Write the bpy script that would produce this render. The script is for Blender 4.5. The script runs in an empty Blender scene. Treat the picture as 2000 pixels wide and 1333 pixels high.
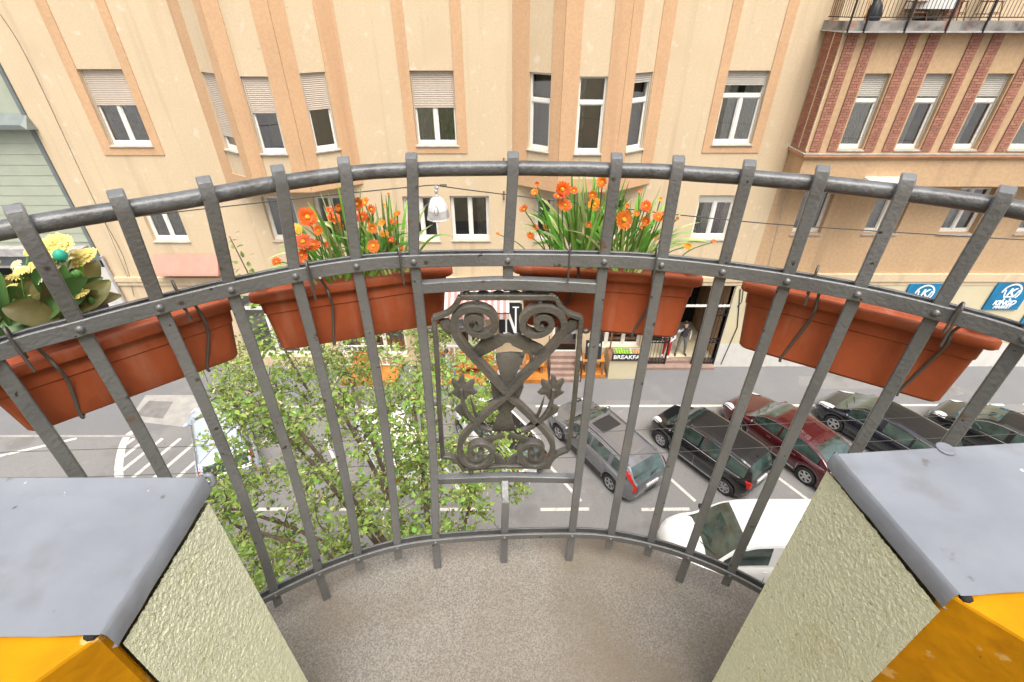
import bpy, math, random
import numpy as np
from mathutils import Vector, Matrix, noise as mnoise
rnd = random.Random(7)
scene = bpy.context.scene
COL = scene.collection
R = math.radians
# ------------------------------------------------------------------ camera, sky, sun, exposure
FPX = 953.0
PITCH = math.atan(FPX/1384.0)
CP, SP = math.cos(PITCH), math.sin(PITCH)
HC = 13.4                                   # camera height above the street
cd = bpy.data.cameras.new('camera'); cam = bpy.data.objects.new('camera', cd); COL.objects.link(cam)
cam.location = (0, 0, HC); cam.rotation_euler = (R(90)-PITCH, 0, 0)
cd.sensor_width = 36.0; cd.lens = FPX/2000*36.0; cd.clip_start = 0.02; cd.clip_end = 600
scene.camera = cam
SUN_EL, SUN_AZ = R(66), R(165)
w = bpy.data.worlds.new('World'); scene.world = w; w.use_nodes = True
nt = w.node_tree; nt.nodes.clear()
wo = nt.nodes.new('ShaderNodeOutputWorld'); bg = nt.nodes.new('ShaderNodeBackground'); sky = nt.nodes.new('ShaderNodeTexSky')
sky.sky_type = 'NISHITA'; sky.sun_disc = False; sky.sun_elevation = SUN_EL; sky.sun_rotation = SUN_AZ
sky.air_density = 1.0; sky.dust_density = 6.0; sky.ozone_density = 0.3
hs = nt.nodes.new('ShaderNodeHueSaturation'); hs.inputs['Saturation'].default_value = 0.4
nt.links.new(sky.outputs[0], hs.inputs['Color']); nt.links.new(hs.outputs[0], bg.inputs[0]); nt.links.new(bg.outputs[0], wo.inputs[0])
bg.inputs[1].default_value = 0.15
sl = bpy.data.lights.new('sun', 'SUN'); sl.energy = 1.5; sl.angle = R(40); sl.color = (1.0, 0.95, 0.87)
so = bpy.data.objects.new('sun', sl); COL.objects.link(so)
so.rotation_euler = (R(90)-SUN_EL, 0, R(180)-SUN_AZ)
scene.view_settings.view_transform = 'Standard'; scene.view_settings.look = 'None'
scene.view_settings.gamma = 1.0; scene.view_settings.exposure = 0.97; scene.view_settings.use_curve_mapping = False

# ------------------------------------------------------------------ photograph geometry -> metres
def ray(u, v):
    x = u-1000.0; y = v-666.5
    return Vector((x, FPX*CP-y*SP, -(FPX*SP+y*CP)))
def onY(u, v, Y=17.5):
    d = ray(u, v); return d*(Y/d.y)+Vector((0, 0, HC))
def onZ(u, v, z=0.0):
    d = ray(u, v); return d*((z-HC)/d.z)+Vector((0, 0, HC))
def onP(u, v, p, n):
    d = ray(u, v); o = Vector((0, 0, HC)); return o+d*((Vector(p)-o).dot(n)/d.dot(n))
def pixel(p):
    q = Vector(p)-Vector((0,0,HC)); d = q.y*CP-q.z*SP
    return 1000+FPX*q.x/d, 666.5-FPX*(q.z*CP+q.y*SP)/d
def smooth(pts, k=6, closed=False):
    P = [Vector(p) for p in pts]; out = []; n = len(P)
    for i in range(n-1):
        p0 = P[max(i-1, 0)]; p1 = P[i]; p2 = P[i+1]; p3 = P[min(i+2, n-1)]
        for j in range(k):
            t = j/k
            out.append(0.5*((2*p1)+(p2-p0)*t+(2*p0-5*p1+4*p2-p3)*t*t+(3*p1-p0-3*p2+p3)*t**3))
    out.append(P[-1]); return out

# ------------------------------------------------------------------ mesh builder
class MB:
    def __init__(s): s.v = []; s.f = []; s.m = []
    def add(s, pts, faces, m=0):
        b = len(s.v); s.v += [tuple(p) for p in pts]
        s.f += [tuple(b+i for i in f) for f in faces]; s.m += [m]*len(faces); return s
    def poly(s, pts, m=0): return s.add(pts, [tuple(range(len(pts)))], m)
    def box(s, x0, x1, y0, y1, z0, z1, m=0):
        return s.add([(x0,y0,z0),(x1,y0,z0),(x1,y1,z0),(x0,y1,z0),(x0,y0,z1),(x1,y0,z1),(x1,y1,z1),(x0,y1,z1)],
                     [(3,2,1,0),(4,5,6,7),(0,1,5,4),(1,2,6,5),(2,3,7,6),(3,0,4,7)], m)
    def obox(s, c, ax, ay, az, m=0):
        c = Vector(c); ax = Vector(ax); ay = Vector(ay); az = Vector(az)
        q = [c+sx*ax+sy*ay+sz*az for sz in (-1,1) for sx, sy in ((-1,-1),(1,-1),(1,1),(-1,1))]
        return s.add(q, [(3,2,1,0),(4,5,6,7),(0,1,5,4),(1,2,6,5),(2,3,7,6),(3,0,4,7)], m)
    def hexa(s, q, m=0):
        return s.add(q, [(3,2,1,0),(4,5,6,7),(0,1,5,4),(1,2,6,5),(2,3,7,6),(3,0,4,7)], m)
    def loft(s, rings, m=0, closed=True, caps=True):
        n = len(rings[0]); pts = [p for r in rings for p in r]; F = []
        for i in range(len(rings)-1):
            for j in range(n if closed else n-1):
                k = (j+1) % n
                F.append((i*n+j, i*n+k, (i+1)*n+k, (i+1)*n+j))
        if caps:
            F.append(tuple(reversed(range(n)))); F.append(tuple((len(rings)-1)*n+j for j in range(n)))
        return s.add(pts, F, m)
    def tube(s, path, r, n=8, m=0, caps=True):
        P = [Vector(p) for p in path]; L = len(P); rr = r if isinstance(r, (list, tuple)) else [r]*L
        t0 = (P[1]-P[0]).normalized(); up = Vector((0,0,1)) if abs(t0.z) < .9 else Vector((1,0,0))
        a = t0.cross(up).normalized(); rings = []
        for i in range(L):
            t = (P[min(i+1,L-1)]-P[max(i-1,0)])
            if t.length < 1e-9: t = t0
            t.normalize(); a = (a-t*a.dot(t)); a.normalize(); b = t.cross(a)
            rings.append([P[i]+rr[i]*(a*math.cos(2*math.pi*j/n)+b*math.sin(2*math.pi*j/n)) for j in range(n)])
        return s.loft(rings, m, True, caps)
    def strip(s, path, fa, fb, m=0):
        """rectangular section; fa, fb: half-extent vectors, or functions of (i, tangent)"""
        P = [Vector(p) for p in path]; L = len(P); rings = []
        for i in range(L):
            t = (P[min(i+1,L-1)]-P[max(i-1,0)]).normalized()
            a = fa(i, t) if callable(fa) else Vector(fa); b = fb(i, t) if callable(fb) else Vector(fb)
            rings.append([P[i]-a-b, P[i]+a-b, P[i]+a+b, P[i]-a+b])
        return s.loft(rings, m)
    def lathe(s, prof, c=(0,0,0), ax=(0,0,1), n=16, m=0):
        c = Vector(c); ax = Vector(ax).normalized(); u = ax.cross(Vector((1,0,0)) if abs(ax.x) < .9 else Vector((0,1,0))).normalized(); v = ax.cross(u)
        rings = [[c+ax*z+max(r,1e-4)*(u*math.cos(2*math.pi*j/n)+v*math.sin(2*math.pi*j/n)) for j in range(n)] for r, z in prof]
        return s.loft(rings, m, True, False)
    def ball(s, c, r, n=10, k=6, m=0):
        if not isinstance(r, (tuple, list)): r = (r, r, r)
        c = Vector(c); rings = [[c+Vector((r[0]*math.sin(math.pi*i/k)*math.cos(2*math.pi*j/n), r[1]*math.sin(math.pi*i/k)*math.sin(2*math.pi*j/n), -r[2]*math.cos(math.pi*i/k))) for j in range(n)] for i in range(k+1)]
        return s.loft(rings, m, True, False)
    def prism(s, pts, ext, m=0):
        P = [Vector(p) for p in pts]; e = Vector(ext); n = len(P)
        F = [tuple(range(n)), tuple(reversed(range(n, 2*n)))]+[(i, n+i, n+(i+1) % n, (i+1) % n) for i in range(n)]
        return s.add(P+[p+e for p in P], F, m)
    def build(s, name, mats, parent=None, smooth_deg=None, world=True, loc=None, bevel=None):
        o0 = ORG.get(parent.name, Vector((0,0,0))) if (parent is not None and world) else Vector((0,0,0))
        if loc is not None: o0 = Vector(loc)
        me = bpy.data.meshes.new(name)
        me.from_pydata([(x-o0.x, y-o0.y, z-o0.z) for x, y, z in s.v], [], s.f)
        if not isinstance(mats, (list, tuple)): mats = [mats]
        for m in mats: me.materials.append(m)
        if len(mats) > 1: me.polygons.foreach_set('material_index', s.m)
        if smooth_deg:
            me.polygons.foreach_set('use_smooth', [True]*len(me.polygons)); me.set_sharp_from_angle(angle=R(smooth_deg))
        me.update()
        ob = bpy.data.objects.new(name, me); COL.objects.link(ob)
        if parent is not None:
            ob.parent = parent; ORG[ob.name] = ORG.get(parent.name, Vector((0,0,0)))
        else:
            ob.location = o0; ORG[ob.name] = o0.copy()
        if bevel:
            b = ob.modifiers.new('bevel', 'BEVEL'); b.width = bevel; b.segments = 2; b.limit_method = 'ANGLE'; b.angle_limit = R(40)
        return ob
ORG = {}
def tag(o, label=None, cat=None, group=None, kind=None):
    if label: o['label'] = label
    if cat: o['category'] = cat
    if group: o['group'] = group
    if kind: o['kind'] = kind
    return o
def thing(name, label, cat, loc=(0,0,0), rotz=0, group=None):
    o = bpy.data.objects.new(name, None); COL.objects.link(o); o.location = loc; o.rotation_euler = (0,0,rotz)
    o.empty_display_size = .1
    ORG[o.name] = Vector(loc); return tag(o, label, cat, group)
def dup_mesh(src, parent, loc=(0,0,0), rot=None, scale=None):
    c = src.copy(); COL.objects.link(c); c.parent = parent; c.location = loc
    if rot is not None: c.rotation_euler = rot
    if scale is not None: c.scale = scale
    return c
def inst(name, me, parent, mtx):
    o = bpy.data.objects.new(name, me); COL.objects.link(o); o.parent = parent
    o.matrix_local = Matrix.Translation(-ORG.get(parent.name, Vector((0,0,0)))) @ mtx
    return o
def struct(mb, name, mats, **k):
    return tag(mb.build(name, mats, None, **k), kind='structure')

# ------------------------------------------------------------------ materials
MATS = {}
def P(name, col, rough=.6, metal=0.0, var=.08, vscale=3.0, fine=0.0, fscale=60.0, bump=0.0, bscale=40.0, spec=.5, coat=0.0,
      spots=None, stain=None, hue_obj=0.0, island=0.0, trans=0.0, streak=None):
    """principled material: base colour with coarse variation, fine grain, bump, dark spots (scale, threshold, colour), stains (scale, colour, amount)"""
    m = bpy.data.materials.new(name); m.use_nodes = True; t = m.node_tree; N = t.nodes; L = t.links
    b = N['Principled BSDF']; b.inputs['Roughness'].default_value = rough; b.inputs['Metallic'].default_value = metal
    b.inputs['Specular IOR Level'].default_value = spec
    if coat: b.inputs['Coat Weight'].default_value = coat; b.inputs['Coat Roughness'].default_value = .06
    tc = N.new('ShaderNodeTexCoord'); cur = None
    def nz(scale, detail=4, vec=None):
        n = N.new('ShaderNodeTexNoise'); n.inputs['Scale'].default_value = scale; n.inputs['Detail'].default_value = detail
        L.new(vec or tc.outputs['Object'], n.inputs['Vector']); return n
    def rgb(c):
        n = N.new('ShaderNodeRGB'); n.outputs[0].default_value = (*c, 1); return n.outputs[0]
    def mix(f, a, c, blend='MIX', amt=None):
        n = N.new('ShaderNodeMix'); n.data_type = 'RGBA'; n.blend_type = blend
        if f is None: n.inputs[0].default_value = amt
        else: L.new(f, n.inputs[0])
        L.new(a, n.inputs[6]); L.new(c, n.inputs[7]); return n.outputs[2]
    def ramp(f, lo, hi):
        n = N.new('ShaderNodeMapRange'); n.inputs[1].default_value = lo; n.inputs[2].default_value = hi; L.new(f, n.inputs[0]); return n.outputs[0]
    cur = rgb(col)
    if var: cur = mix(ramp(nz(vscale).outputs[0], .35, .68), rgb([c*(1-var) for c in col]), rgb([min(1, c*(1+var)) for c in col]))
    if fine: cur = mix(None, cur, mix(ramp(nz(fscale, 2).outputs[0], .38, .62), rgb([c*(1-2*fine) for c in col]), rgb([min(1, c*(1+1.6*fine)) for c in col])), amt=.6)
    if stain:
        for sc, c2, lo, hi in (stain if isinstance(stain, list) else [stain]):
            cur = mix(ramp(nz(sc, 6).outputs[0], lo, hi), cur, rgb(c2))
    if streak:
        mp = N.new('ShaderNodeMapping'); mp.inputs['Scale'].default_value = streak[0]; L.new(tc.outputs['Object'], mp.inputs[0])
        cur = mix(ramp(nz(1.0, 5, mp.outputs[0]).outputs[0], streak[2], streak[3]), cur, rgb(streak[1]))
    if spots:
        for sc, lo, hi, c2 in (spots if isinstance(spots, list) else [spots]):
            vo = N.new('ShaderNodeTexVoronoi'); vo.inputs['Scale'].default_value = sc; L.new(tc.outputs['Object'], vo.inputs['Vector'])
            cur = mix(ramp(vo.outputs['Distance'], hi, lo), cur, rgb(c2))
    if hue_obj or island:
        src = N.new('ShaderNodeObjectInfo').outputs['Random'] if hue_obj else N.new('ShaderNodeNewGeometry').outputs['Random Per Island']
        a = hue_obj or island
        hv = N.new('ShaderNodeHueSaturation'); mr = N.new('ShaderNodeMapRange'); mr.inputs[3].default_value = 1-a; mr.inputs[4].default_value = 1+a
        L.new(src, mr.inputs[0]); L.new(mr.outputs[0], hv.inputs['Value'])
        mr2 = N.new('ShaderNodeMapRange'); mr2.inputs[3].default_value = .5-a*.06; mr2.inputs[4].default_value = .5+a*.06
        mm = N.new('ShaderNodeMath'); mm.operation = 'FRACT'; m3 = N.new('ShaderNodeMath'); m3.operation = 'MULTIPLY'; m3.inputs[1].default_value = 7.3
        L.new(src, m3.inputs[0]); L.new(m3.outputs[0], mm.inputs[0]); L.new(mm.outputs[0], mr2.inputs[0]); L.new(mr2.outputs[0], hv.inputs['Hue'])
        L.new(cur, hv.inputs['Color']); cur = hv.outputs[0]
    L.new(cur, b.inputs['Base Color'])
    if bump:
        bn = N.new('ShaderNodeBump'); bn.inputs['Strength'].default_value = bump; bn.inputs['Distance'].default_value = .01
        L.new(nz(bscale, 3).outputs[0], bn.inputs['Height']); L.new(bn.outputs[0], b.inputs['Normal'])
    if trans:
        tr = N.new('ShaderNodeBsdfTranslucent'); L.new(cur, tr.inputs[0]); mx = N.new('ShaderNodeMixShader'); mx.inputs[0].default_value = trans
        L.new(b.outputs[0], mx.inputs[1]); L.new(tr.outputs[0], mx.inputs[2]); L.new(mx.outputs[0], N['Material Output'].inputs[0])
    MATS[name] = m; return m
def glass_mat(name, tint=(.85,.9,.88), refl=.5, rough=.02):
    m = bpy.data.materials.new(name); m.use_nodes = True; t = m.node_tree; N = t.nodes; L = t.links; N.clear()
    o = N.new('ShaderNodeOutputMaterial'); g = N.new('ShaderNodeBsdfGlossy'); g.inputs['Roughness'].default_value = rough
    tr = N.new('ShaderNodeBsdfTransparent'); tr.inputs[0].default_value = (*tint, 1); fr = N.new('ShaderNodeFresnel'); fr.inputs[0].default_value = 1.5+refl
    ad = N.new('ShaderNodeMath'); ad.operation = 'ADD'; ad.inputs[1].default_value = .20; L.new(fr.outputs[0], ad.inputs[0])
    mx = N.new('ShaderNodeMixShader'); L.new(ad.outputs[0], mx.inputs[0]); L.new(tr.outputs[0], mx.inputs[1]); L.new(g.outputs[0], mx.inputs[2]); L.new(mx.outputs[0], o.inputs[0])
    return m
M_cream = P('cream_plaster', (.605,.478,.315), .9, var=.07, vscale=.45, fine=.03, fscale=16, bump=.5, bscale=34, streak=((2.2,2.2,.10), (.42,.31,.20), .56, .90), stain=[(.7, (.57,.445,.29), .52, .74), (3.1, (.66,.56,.42), .60, .72), (7, (.46,.36,.25), .67, .78)])
M_band = P('orange_plaster', (.565,.355,.20), .9, var=.10, vscale=.8, fine=.04, fscale=14, bump=.35, bscale=30, streak=((2.2,2.2,.12), (.46,.27,.15), .56, .85))
M_tan = P('tan_plaster', (.50,.335,.19), .9, var=.10, vscale=.6, fine=.05, fscale=9, bump=.5, bscale=26, streak=((1.3,1.3,.15), (.33,.22,.13), .56, .85))
M_pale = P('pale_plaster', (.58,.51,.34), .9, var=.1, vscale=.8, fine=.04, bump=.3, bscale=24, stain=(1.2, (.50,.48,.42), .55, .75))
M_greywall = P('grey_plaster', (.60,.58,.54), .9, var=.08, vscale=1.5, bump=.2, stain=(1.5, (.42,.41,.38), .5, .8))
M_brick = P('red_brick', (.335,.15,.10), .9, var=.12, vscale=5, hue_obj=.15, bump=.4, bscale=60)
M_brick_i = P('red_brick_rows', (.335,.15,.10), .9, var=.12, vscale=5, island=.15, bump=.4, bscale=60)
M_mortar = P('mortar', (.25,.15,.11), .95, var=.15)
M_cornice = P('terracotta_trim', (.46,.24,.12), .85, var=.12)
M_frame = P('white_paint', (.78,.76,.70), .45, var=.05, vscale=4, stain=(6, (.55,.52,.46), .62, .8))
M_slat = P('shutter_slat', (.52,.44,.36), .55, var=.06, vscale=3)
M_slat2 = P('shutter_slat_pale', (.47,.44,.38), .55, var=.06, vscale=3)
M_sill = P('zinc_sill', (.42,.40,.39), .5, metal=.2, var=.12, vscale=3, stain=(5, (.55,.53,.50), .5, .7))
M_glass = glass_mat('window_glass', (.92,.95,.94), .35)
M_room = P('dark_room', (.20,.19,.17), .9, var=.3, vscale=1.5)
M_curtain = P('curtain', (.74,.74,.68), .9, var=.1, vscale=6)
M_curtain_g = P('grey_curtain', (.50,.50,.46), .9, var=.2, vscale=6)
M_curtain_r = P('red_curtain', (.22,.02,.035), .9, var=.2)
M_clad = P('pale_green_board', (.37,.40,.31), .7, var=.06, vscale=1.5, bump=.1)
M_cladmetal = P('green_grey_metal', (.19,.215,.21), .5, metal=.3, var=.1)
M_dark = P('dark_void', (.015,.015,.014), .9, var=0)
M_concrete = P('concrete', (.27,.25,.225), .9, var=.2, vscale=2, fine=.06, bump=.3, stain=[(2.2, (.10,.095,.09), .46, .66), (3, (.34,.15,.10), .60, .70), (4, (.17,.24,.10), .66, .74)])
M_iron = P('black_iron', (.02,.02,.022), .5, metal=.3, var=.1)
M_wood = P('orange_wood', (.44,.165,.03), .55, var=.2, vscale=3, bump=.15)
M_woodd = P('brown_wood', (.22,.11,.055), .6, var=.25, vscale=4)
M_stonestep = P('pink_stone', (.27,.185,.15), .85, var=.15, vscale=3)
M_white = P('white_board', (.75,.74,.70), .6, var=.05)
M_black = P('black_board', (.02,.022,.025), .5, var=.15)
M_pinkaw = P('pink_awning', (.52,.235,.18), .8, var=.06)
M_stripe_r = P('red_cloth', (.42,.20,.18), .85, var=.05)
M_stripe_w = P('white_cloth', (.56,.49,.44), .85, var=.05)
M_blue = P('blue_print', (.005,.17,.34), .7, var=.25, vscale=1.2)
M_print = P('white_print', (.85,.86,.86), .5, var=.02)
# ================================================================== buildings across the street
def cells(mb, P0, d, n, length, z0, z1, holes, depth, m=0, mrev=None):
    P0 = Vector((P0[0], P0[1], 0)); d = Vector((d[0], d[1], 0)); n = Vector((n[0], n[1], 0)); mrev = m if mrev is None else mrev
    pt = lambda s, o, z: P0+d*s+n*o+Vector((0,0,z))
    S = sorted(set([0, length]+[min(max(h[i],0),length) for h in holes for i in (0,1)])); Z = sorted(set([z0, z1]+[min(max(h[i],z0),z1) for h in holes for i in (2,3)]))
    for i in range(len(S)-1):
        for j in range(len(Z)-1):
            sc = (S[i]+S[i+1])/2; zc = (Z[j]+Z[j+1])/2
            if any(h[0] < sc < h[1] and h[2] < zc < h[3] for h in holes): continue
            mb.poly([pt(S[i],0,Z[j]), pt(S[i+1],0,Z[j]), pt(S[i+1],0,Z[j+1]), pt(S[i],0,Z[j+1])], m)
    for h in holes:
        a, b, c, e = h[:4]
        for q in (((a,c),(a,e)), ((b,e),(b,c)), ((a,e),(b,e)), ((b,c),(a,c))):
            (s0,q0),(s1,q1) = q
            mb.poly([pt(s0,0,q0), pt(s1,0,q1), pt(s1,-depth,q1), pt(s0,-depth,q0)], mrev)
    return pt
SLAT_MESH = {}
def slat_mesh(w, mat):
    k = (round(w,2), mat.name)
    if k not in SLAT_MESH:
        mb = MB(); h = .052
        prof = [(0,-h/2),(-.010,-h*.3),(-.013,0),(-.010,h*.3),(0,h/2)]
        mb.loft([[Vector((x, y, z)) for y, z in prof] for x in (-w/2, w/2)], closed=False, caps=False)
        me = bpy.data.meshes.new('slat'); me.from_pydata(mb.v, [], mb.f); me.materials.append(mat)
        me.polygons.foreach_set('use_smooth', [True]*len(me.polygons)); SLAT_MESH[k] = me
    return SLAT_MESH[k]
def window(parent, P0, d, n, s0, s1, z0, z1, rec=.18, mull=1, transom=None, shutter=0.0, curtain=None, split=None, sill_out=.07, slatmat=None, fw=.06, box=0.0, sill_drop=.06, lite=None):
    P0 = Vector((P0[0], P0[1], 0)); d3 = Vector((d[0], d[1], 0)); n3 = Vector((n[0], n[1], 0)); up = Vector((0,0,1))
    pt = lambda s, o, z: P0+d3*s+n3*o+up*z
    def bar(mb, a, b, c, e, o0=-rec-.03, o1=-rec+.04, m=0): mb.obox(pt((a+b)/2, (o0+o1)/2, (c+e)/2), d3*((b-a)/2), n3*((o1-o0)/2), up*((e-c)/2), m)
    zt = z1-box
    f = MB()
    bar(f, s0, s0+fw, z0, zt); bar(f, s1-fw, s1, z0, zt); bar(f, s0+fw, s1-fw, zt-fw, zt); bar(f, s0+fw, s1-fw, z0, z0+fw*1.2)
    if box: bar(f, s0, s1, zt, z1, -rec-.03, -rec+.07)
    inner = [s0+fw]+[s0+(s1-s0)*(k+1)/(mull+1) for k in range(mull)]+[s1-fw]
    ztop = zt-fw
    if transom:
        bar(f, s0+fw, s1-fw, transom-.06, transom+.06, -rec-.03, -rec+.055); ztop = transom-.06
    for k in range(1, mull+1):
        bar(f, inner[k]-.05, inner[k]+.05, z0+fw*1.2, ztop, -rec-.025, -rec+.05)
    # sash frames, a step behind
    ed = [s0+fw]+[x for k in range(1, mull+1) for x in (inner[k]-.05, inner[k]+.05)]+[s1-fw]
    for k in range(0, len(ed), 2):
        a, b = ed[k], ed[k+1]
        for (aa, bb, c, e) in ((a, a+.035, z0+fw*1.2, ztop), (b-.035, b, z0+fw*1.2, ztop), (a+.035, b-.035, z0+fw*1.2, z0+fw*1.2+.05), (a+.035, b-.035, ztop-.035, ztop)):
            bar(f, aa, bb, c, e, -rec-.02, -rec+.02)
    w = f.build('window', M_frame, parent)
    g = MB(); g.poly([pt(s0+fw,-rec-.005,z0+fw), pt(s1-fw,-rec-.005,z0+fw), pt(s1-fw,-rec-.005,zt-fw), pt(s0+fw,-rec-.005,zt-fw)])
    g.build('pane', M_glass, w)
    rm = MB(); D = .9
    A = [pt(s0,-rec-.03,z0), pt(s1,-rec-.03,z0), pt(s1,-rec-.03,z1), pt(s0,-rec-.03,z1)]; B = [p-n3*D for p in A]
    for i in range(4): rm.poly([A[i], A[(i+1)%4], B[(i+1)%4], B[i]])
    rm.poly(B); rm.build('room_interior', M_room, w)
    if curtain:
        for (c0, c1, cm) in curtain:
            a = s0+fw+(s1-s0-2*fw)*c0; b = s0+fw+(s1-s0-2*fw)*c1; k = max(6, int((b-a)/.025)); ring = []
            for zz in (z0+.03, z1-.03):
                ring.append([pt(a+(b-a)*i/k, -rec-.05+.018*math.sin(i*1.9+rnd.random()*.5), zz) for i in range(k+1)])
            c = MB(); c.loft(ring, closed=False, caps=False); c.build('curtain', cm, w, smooth_deg=60)
    if sill_out:
        sm = MB(); q0 = pt(s0-.04,-rec,z0+.012); 
        a, b = s0-.04, s1+.04
        sm.hexa([pt(a,sill_out,z0-.055),pt(b,sill_out,z0-.055),pt(b,-rec+.03,z0-.035),pt(a,-rec+.03,z0-.035),pt(a,sill_out,z0-.025),pt(b,sill_out,z0-.025),pt(b,-rec+.03,z0+.004),pt(a,-rec+.03,z0+.004)])
        sm.build('sill', M_sill, w)
    if shutter:
        zb = z1-(z1-z0)*shutter
        sh = MB()
        for a in (s0+.005, s1-.045): bar(sh, a, a+.04, z0+.02, z1, -rec+.045, -rec+.085)
        bar(sh, s0+.045, s1-.045, zb-.05, zb, -rec+.05, -rec+.075)
        so_ = sh.build('shutter', slatmat or M_slat, parent)
        k = max(1, int(round((z1-zb)/.054))); ang = math.atan2(d[1], d[0])
        for i in range(k):
            z = zb+(z1-zb)*(i+.5)/k
            inst('slat', slat_mesh(s1-s0-.09, slatmat or M_slat), so_, Matrix.Translation(pt((s0+s1)/2, -rec+.055, z)) @ Matrix.Rotation(ang, 4, 'Z'))
    return w
def band(mb, P0, d, n, s0, s1, z0, z1, out=.03, m=0):
    P0 = Vector((P0[0], P0[1], 0)); d3 = Vector((d[0], d[1], 0)); n3 = Vector((n[0], n[1], 0))
    mb.obox(P0+d3*((s0+s1)/2)+n3*(out/2-.002)+Vector((0,0,(z0+z1)/2)), d3*((s1-s0)/2), n3*(out/2+.002), (0,0,(z1-z0)/2), m)

YF = 17.5; ZT = 19.5
X0, X1 = -16.0, 9.5
apt = thing('apartment_building', 'cream plastered apartment house with orange bands and two three-sided bays across the street', 'building', (-3, YF, 0))
O = (X0, YF); D = (1, 0); NN = (0, -1)
sx = lambda x: x-X0
up_w = [(-13.70,-12.26,9.46,11.74,'sh'), (-3.24,-1.84,9.47,11.70,'sh'), (6.82,8.16,9.50,11.70,'tr')]
lo_w = [(-13.66,-12.30,5.98,7.62,'g'), (-9.10,-7.95,6.0,7.7,'d'), (-7.25,-6.1,6.0,7.7,'d'), (-3.98,-2.74,6.0,7.70,'d'), (-2.26,-.84,6.02,7.72,'d'),
        (.86,1.52,6.0,7.62,'d1'), (3.5,4.15,6.0,7.62,'d1'), (6.78,8.18,6.06,7.74,'bx')]
shop = [(-11.5,-8.3,.5,3.6), (-7.6,-4.6,.5,3.6), (-3.3,-1.1,1.0,3.35), (1.75,2.95,.55,3.2), (3.4,5.6,1.0,3.3), (5.95,9.02,.02,4.05)]
holes = [(sx(a),sx(b),c,e) for a,b,c,e,_ in up_w+lo_w]+[(sx(a),sx(b),c,e) for a,b,c,e in shop]
wl = MB(); cells(wl, O, D, NN, X1-X0, 0, ZT, holes, .25)
wl.poly([(X0,YF,ZT),(X1,YF,ZT),(X1,YF+12,ZT),(X0,YF+12,ZT)])
wl.build('wall', M_cream, apt)
for a,b,c,e,k in up_w:
    if k == 'sh': window(apt, O, D, NN, sx(a), sx(b), c, e, shutter=.44 if a < -10 else .465, curtain=[(0,.42,M_curtain_g),(.52,1,M_curtain_g)] if a < -10 else [(0,.45,M_curtain),(.6,1,M_curtain_g)])
    else: window(apt, O, D, NN, sx(a), sx(b), c, e, transom=10.98, shutter=.17, curtain=[(0,.4,M_curtain),(.58,1,M_curtain)], slatmat=M_slat2)
for a,b,c,e,k in lo_w:
    cur = {'g':[(0,.4,M_curtain_g),(.6,1,M_curtain_g)], 'd':[(.7,1,M_curtain_g)], 'd1':None, 'bx':[(0,.55,M_curtain),(.55,.82,M_curtain_r),(.82,1,M_curtain)]}[k]
    window(apt, O, D, NN, sx(a), sx(b), c, e, mull=0 if k == 'd1' else 1, curtain=cur, box=.2 if k == 'bx' else 0, sill_out=.05, fw=.085, rec=.2)
for a,b,zb in ((-14.03,-11.97,9.14), (-3.57,-1.53,9.20), (6.52,8.47,9.22)):
    bd = MB(); w0, w1 = [(q[0],q[1]) for q in up_w if a < q[0] < b][0]
    band(bd, O, D, NN, sx(a), sx(w0), zb, ZT); band(bd, O, D, NN, sx(w1), sx(b), zb, ZT); band(bd, O, D, NN, sx(w0), sx(w1), zb, 9.40)
    bd.build('window_surround', M_band, apt)
# two bays
BZ = 8.15
for cx, stl in ((-7.72,'sh'), (2.45,'tr')):
    pl = [(cx-2.42,YF), (cx-.93,YF-1.0), (cx+.93,YF-1.0), (cx+2.42,YF)]
    wb = MB(); bb = MB(); wins = []
    for i in range(3):
        a = Vector(pl[i]); b = Vector(pl[i+1]); dv = b-a; ln = dv.length; dv = dv/ln; nv = Vector((dv.y, -dv.x))
        if i == 1: s0, s1 = .49, 1.37
        else:
            s0, s1 = (.33*ln, .79*ln) if i == 0 else (.23*ln, .68*ln)
        zt_ = 11.64 if i == 1 else 11.70
        hl = [(s0+.02, s1-.02, 9.44, zt_)]
        cells(wb, a, dv, nv, ln, BZ, ZT, hl, .25)
        zl = BZ if i != 1 else BZ
        z_low = BZ+.02
        band(bb, a, dv, nv, .0, s0, z_low, ZT, .025); band(bb, a, dv, nv, s1, ln, z_low, ZT, .025)
        band(bb, a, dv, nv, s0, s1, z_low, z_low+.45, .025)
        wins.append((a, dv, nv, hl[0]))
    wb.poly([(p[0],p[1],BZ) for p in reversed(pl)]); wb.poly([(p[0],p[1],ZT) for p in pl])
    wb.build('bay_wall', M_cream, apt); bb.build('bay_band', M_band, apt)
    for i, (a, dv, nv, h) in enumerate(wins):
        if stl == 'sh': window(apt, a, dv, nv, *h, mull=0, shutter=.44 if i != 0 else .8, rec=.14, curtain=None if i else [(0,1,M_curtain_g)])
        else: window(apt, a, dv, nv, *h, mull=0, transom=10.93, rec=.14, shutter=.1 if i == 2 else 0, curtain=[(.0,.25,M_curtain_g)] if i == 1 else None, slatmat=M_slat2)
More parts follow.
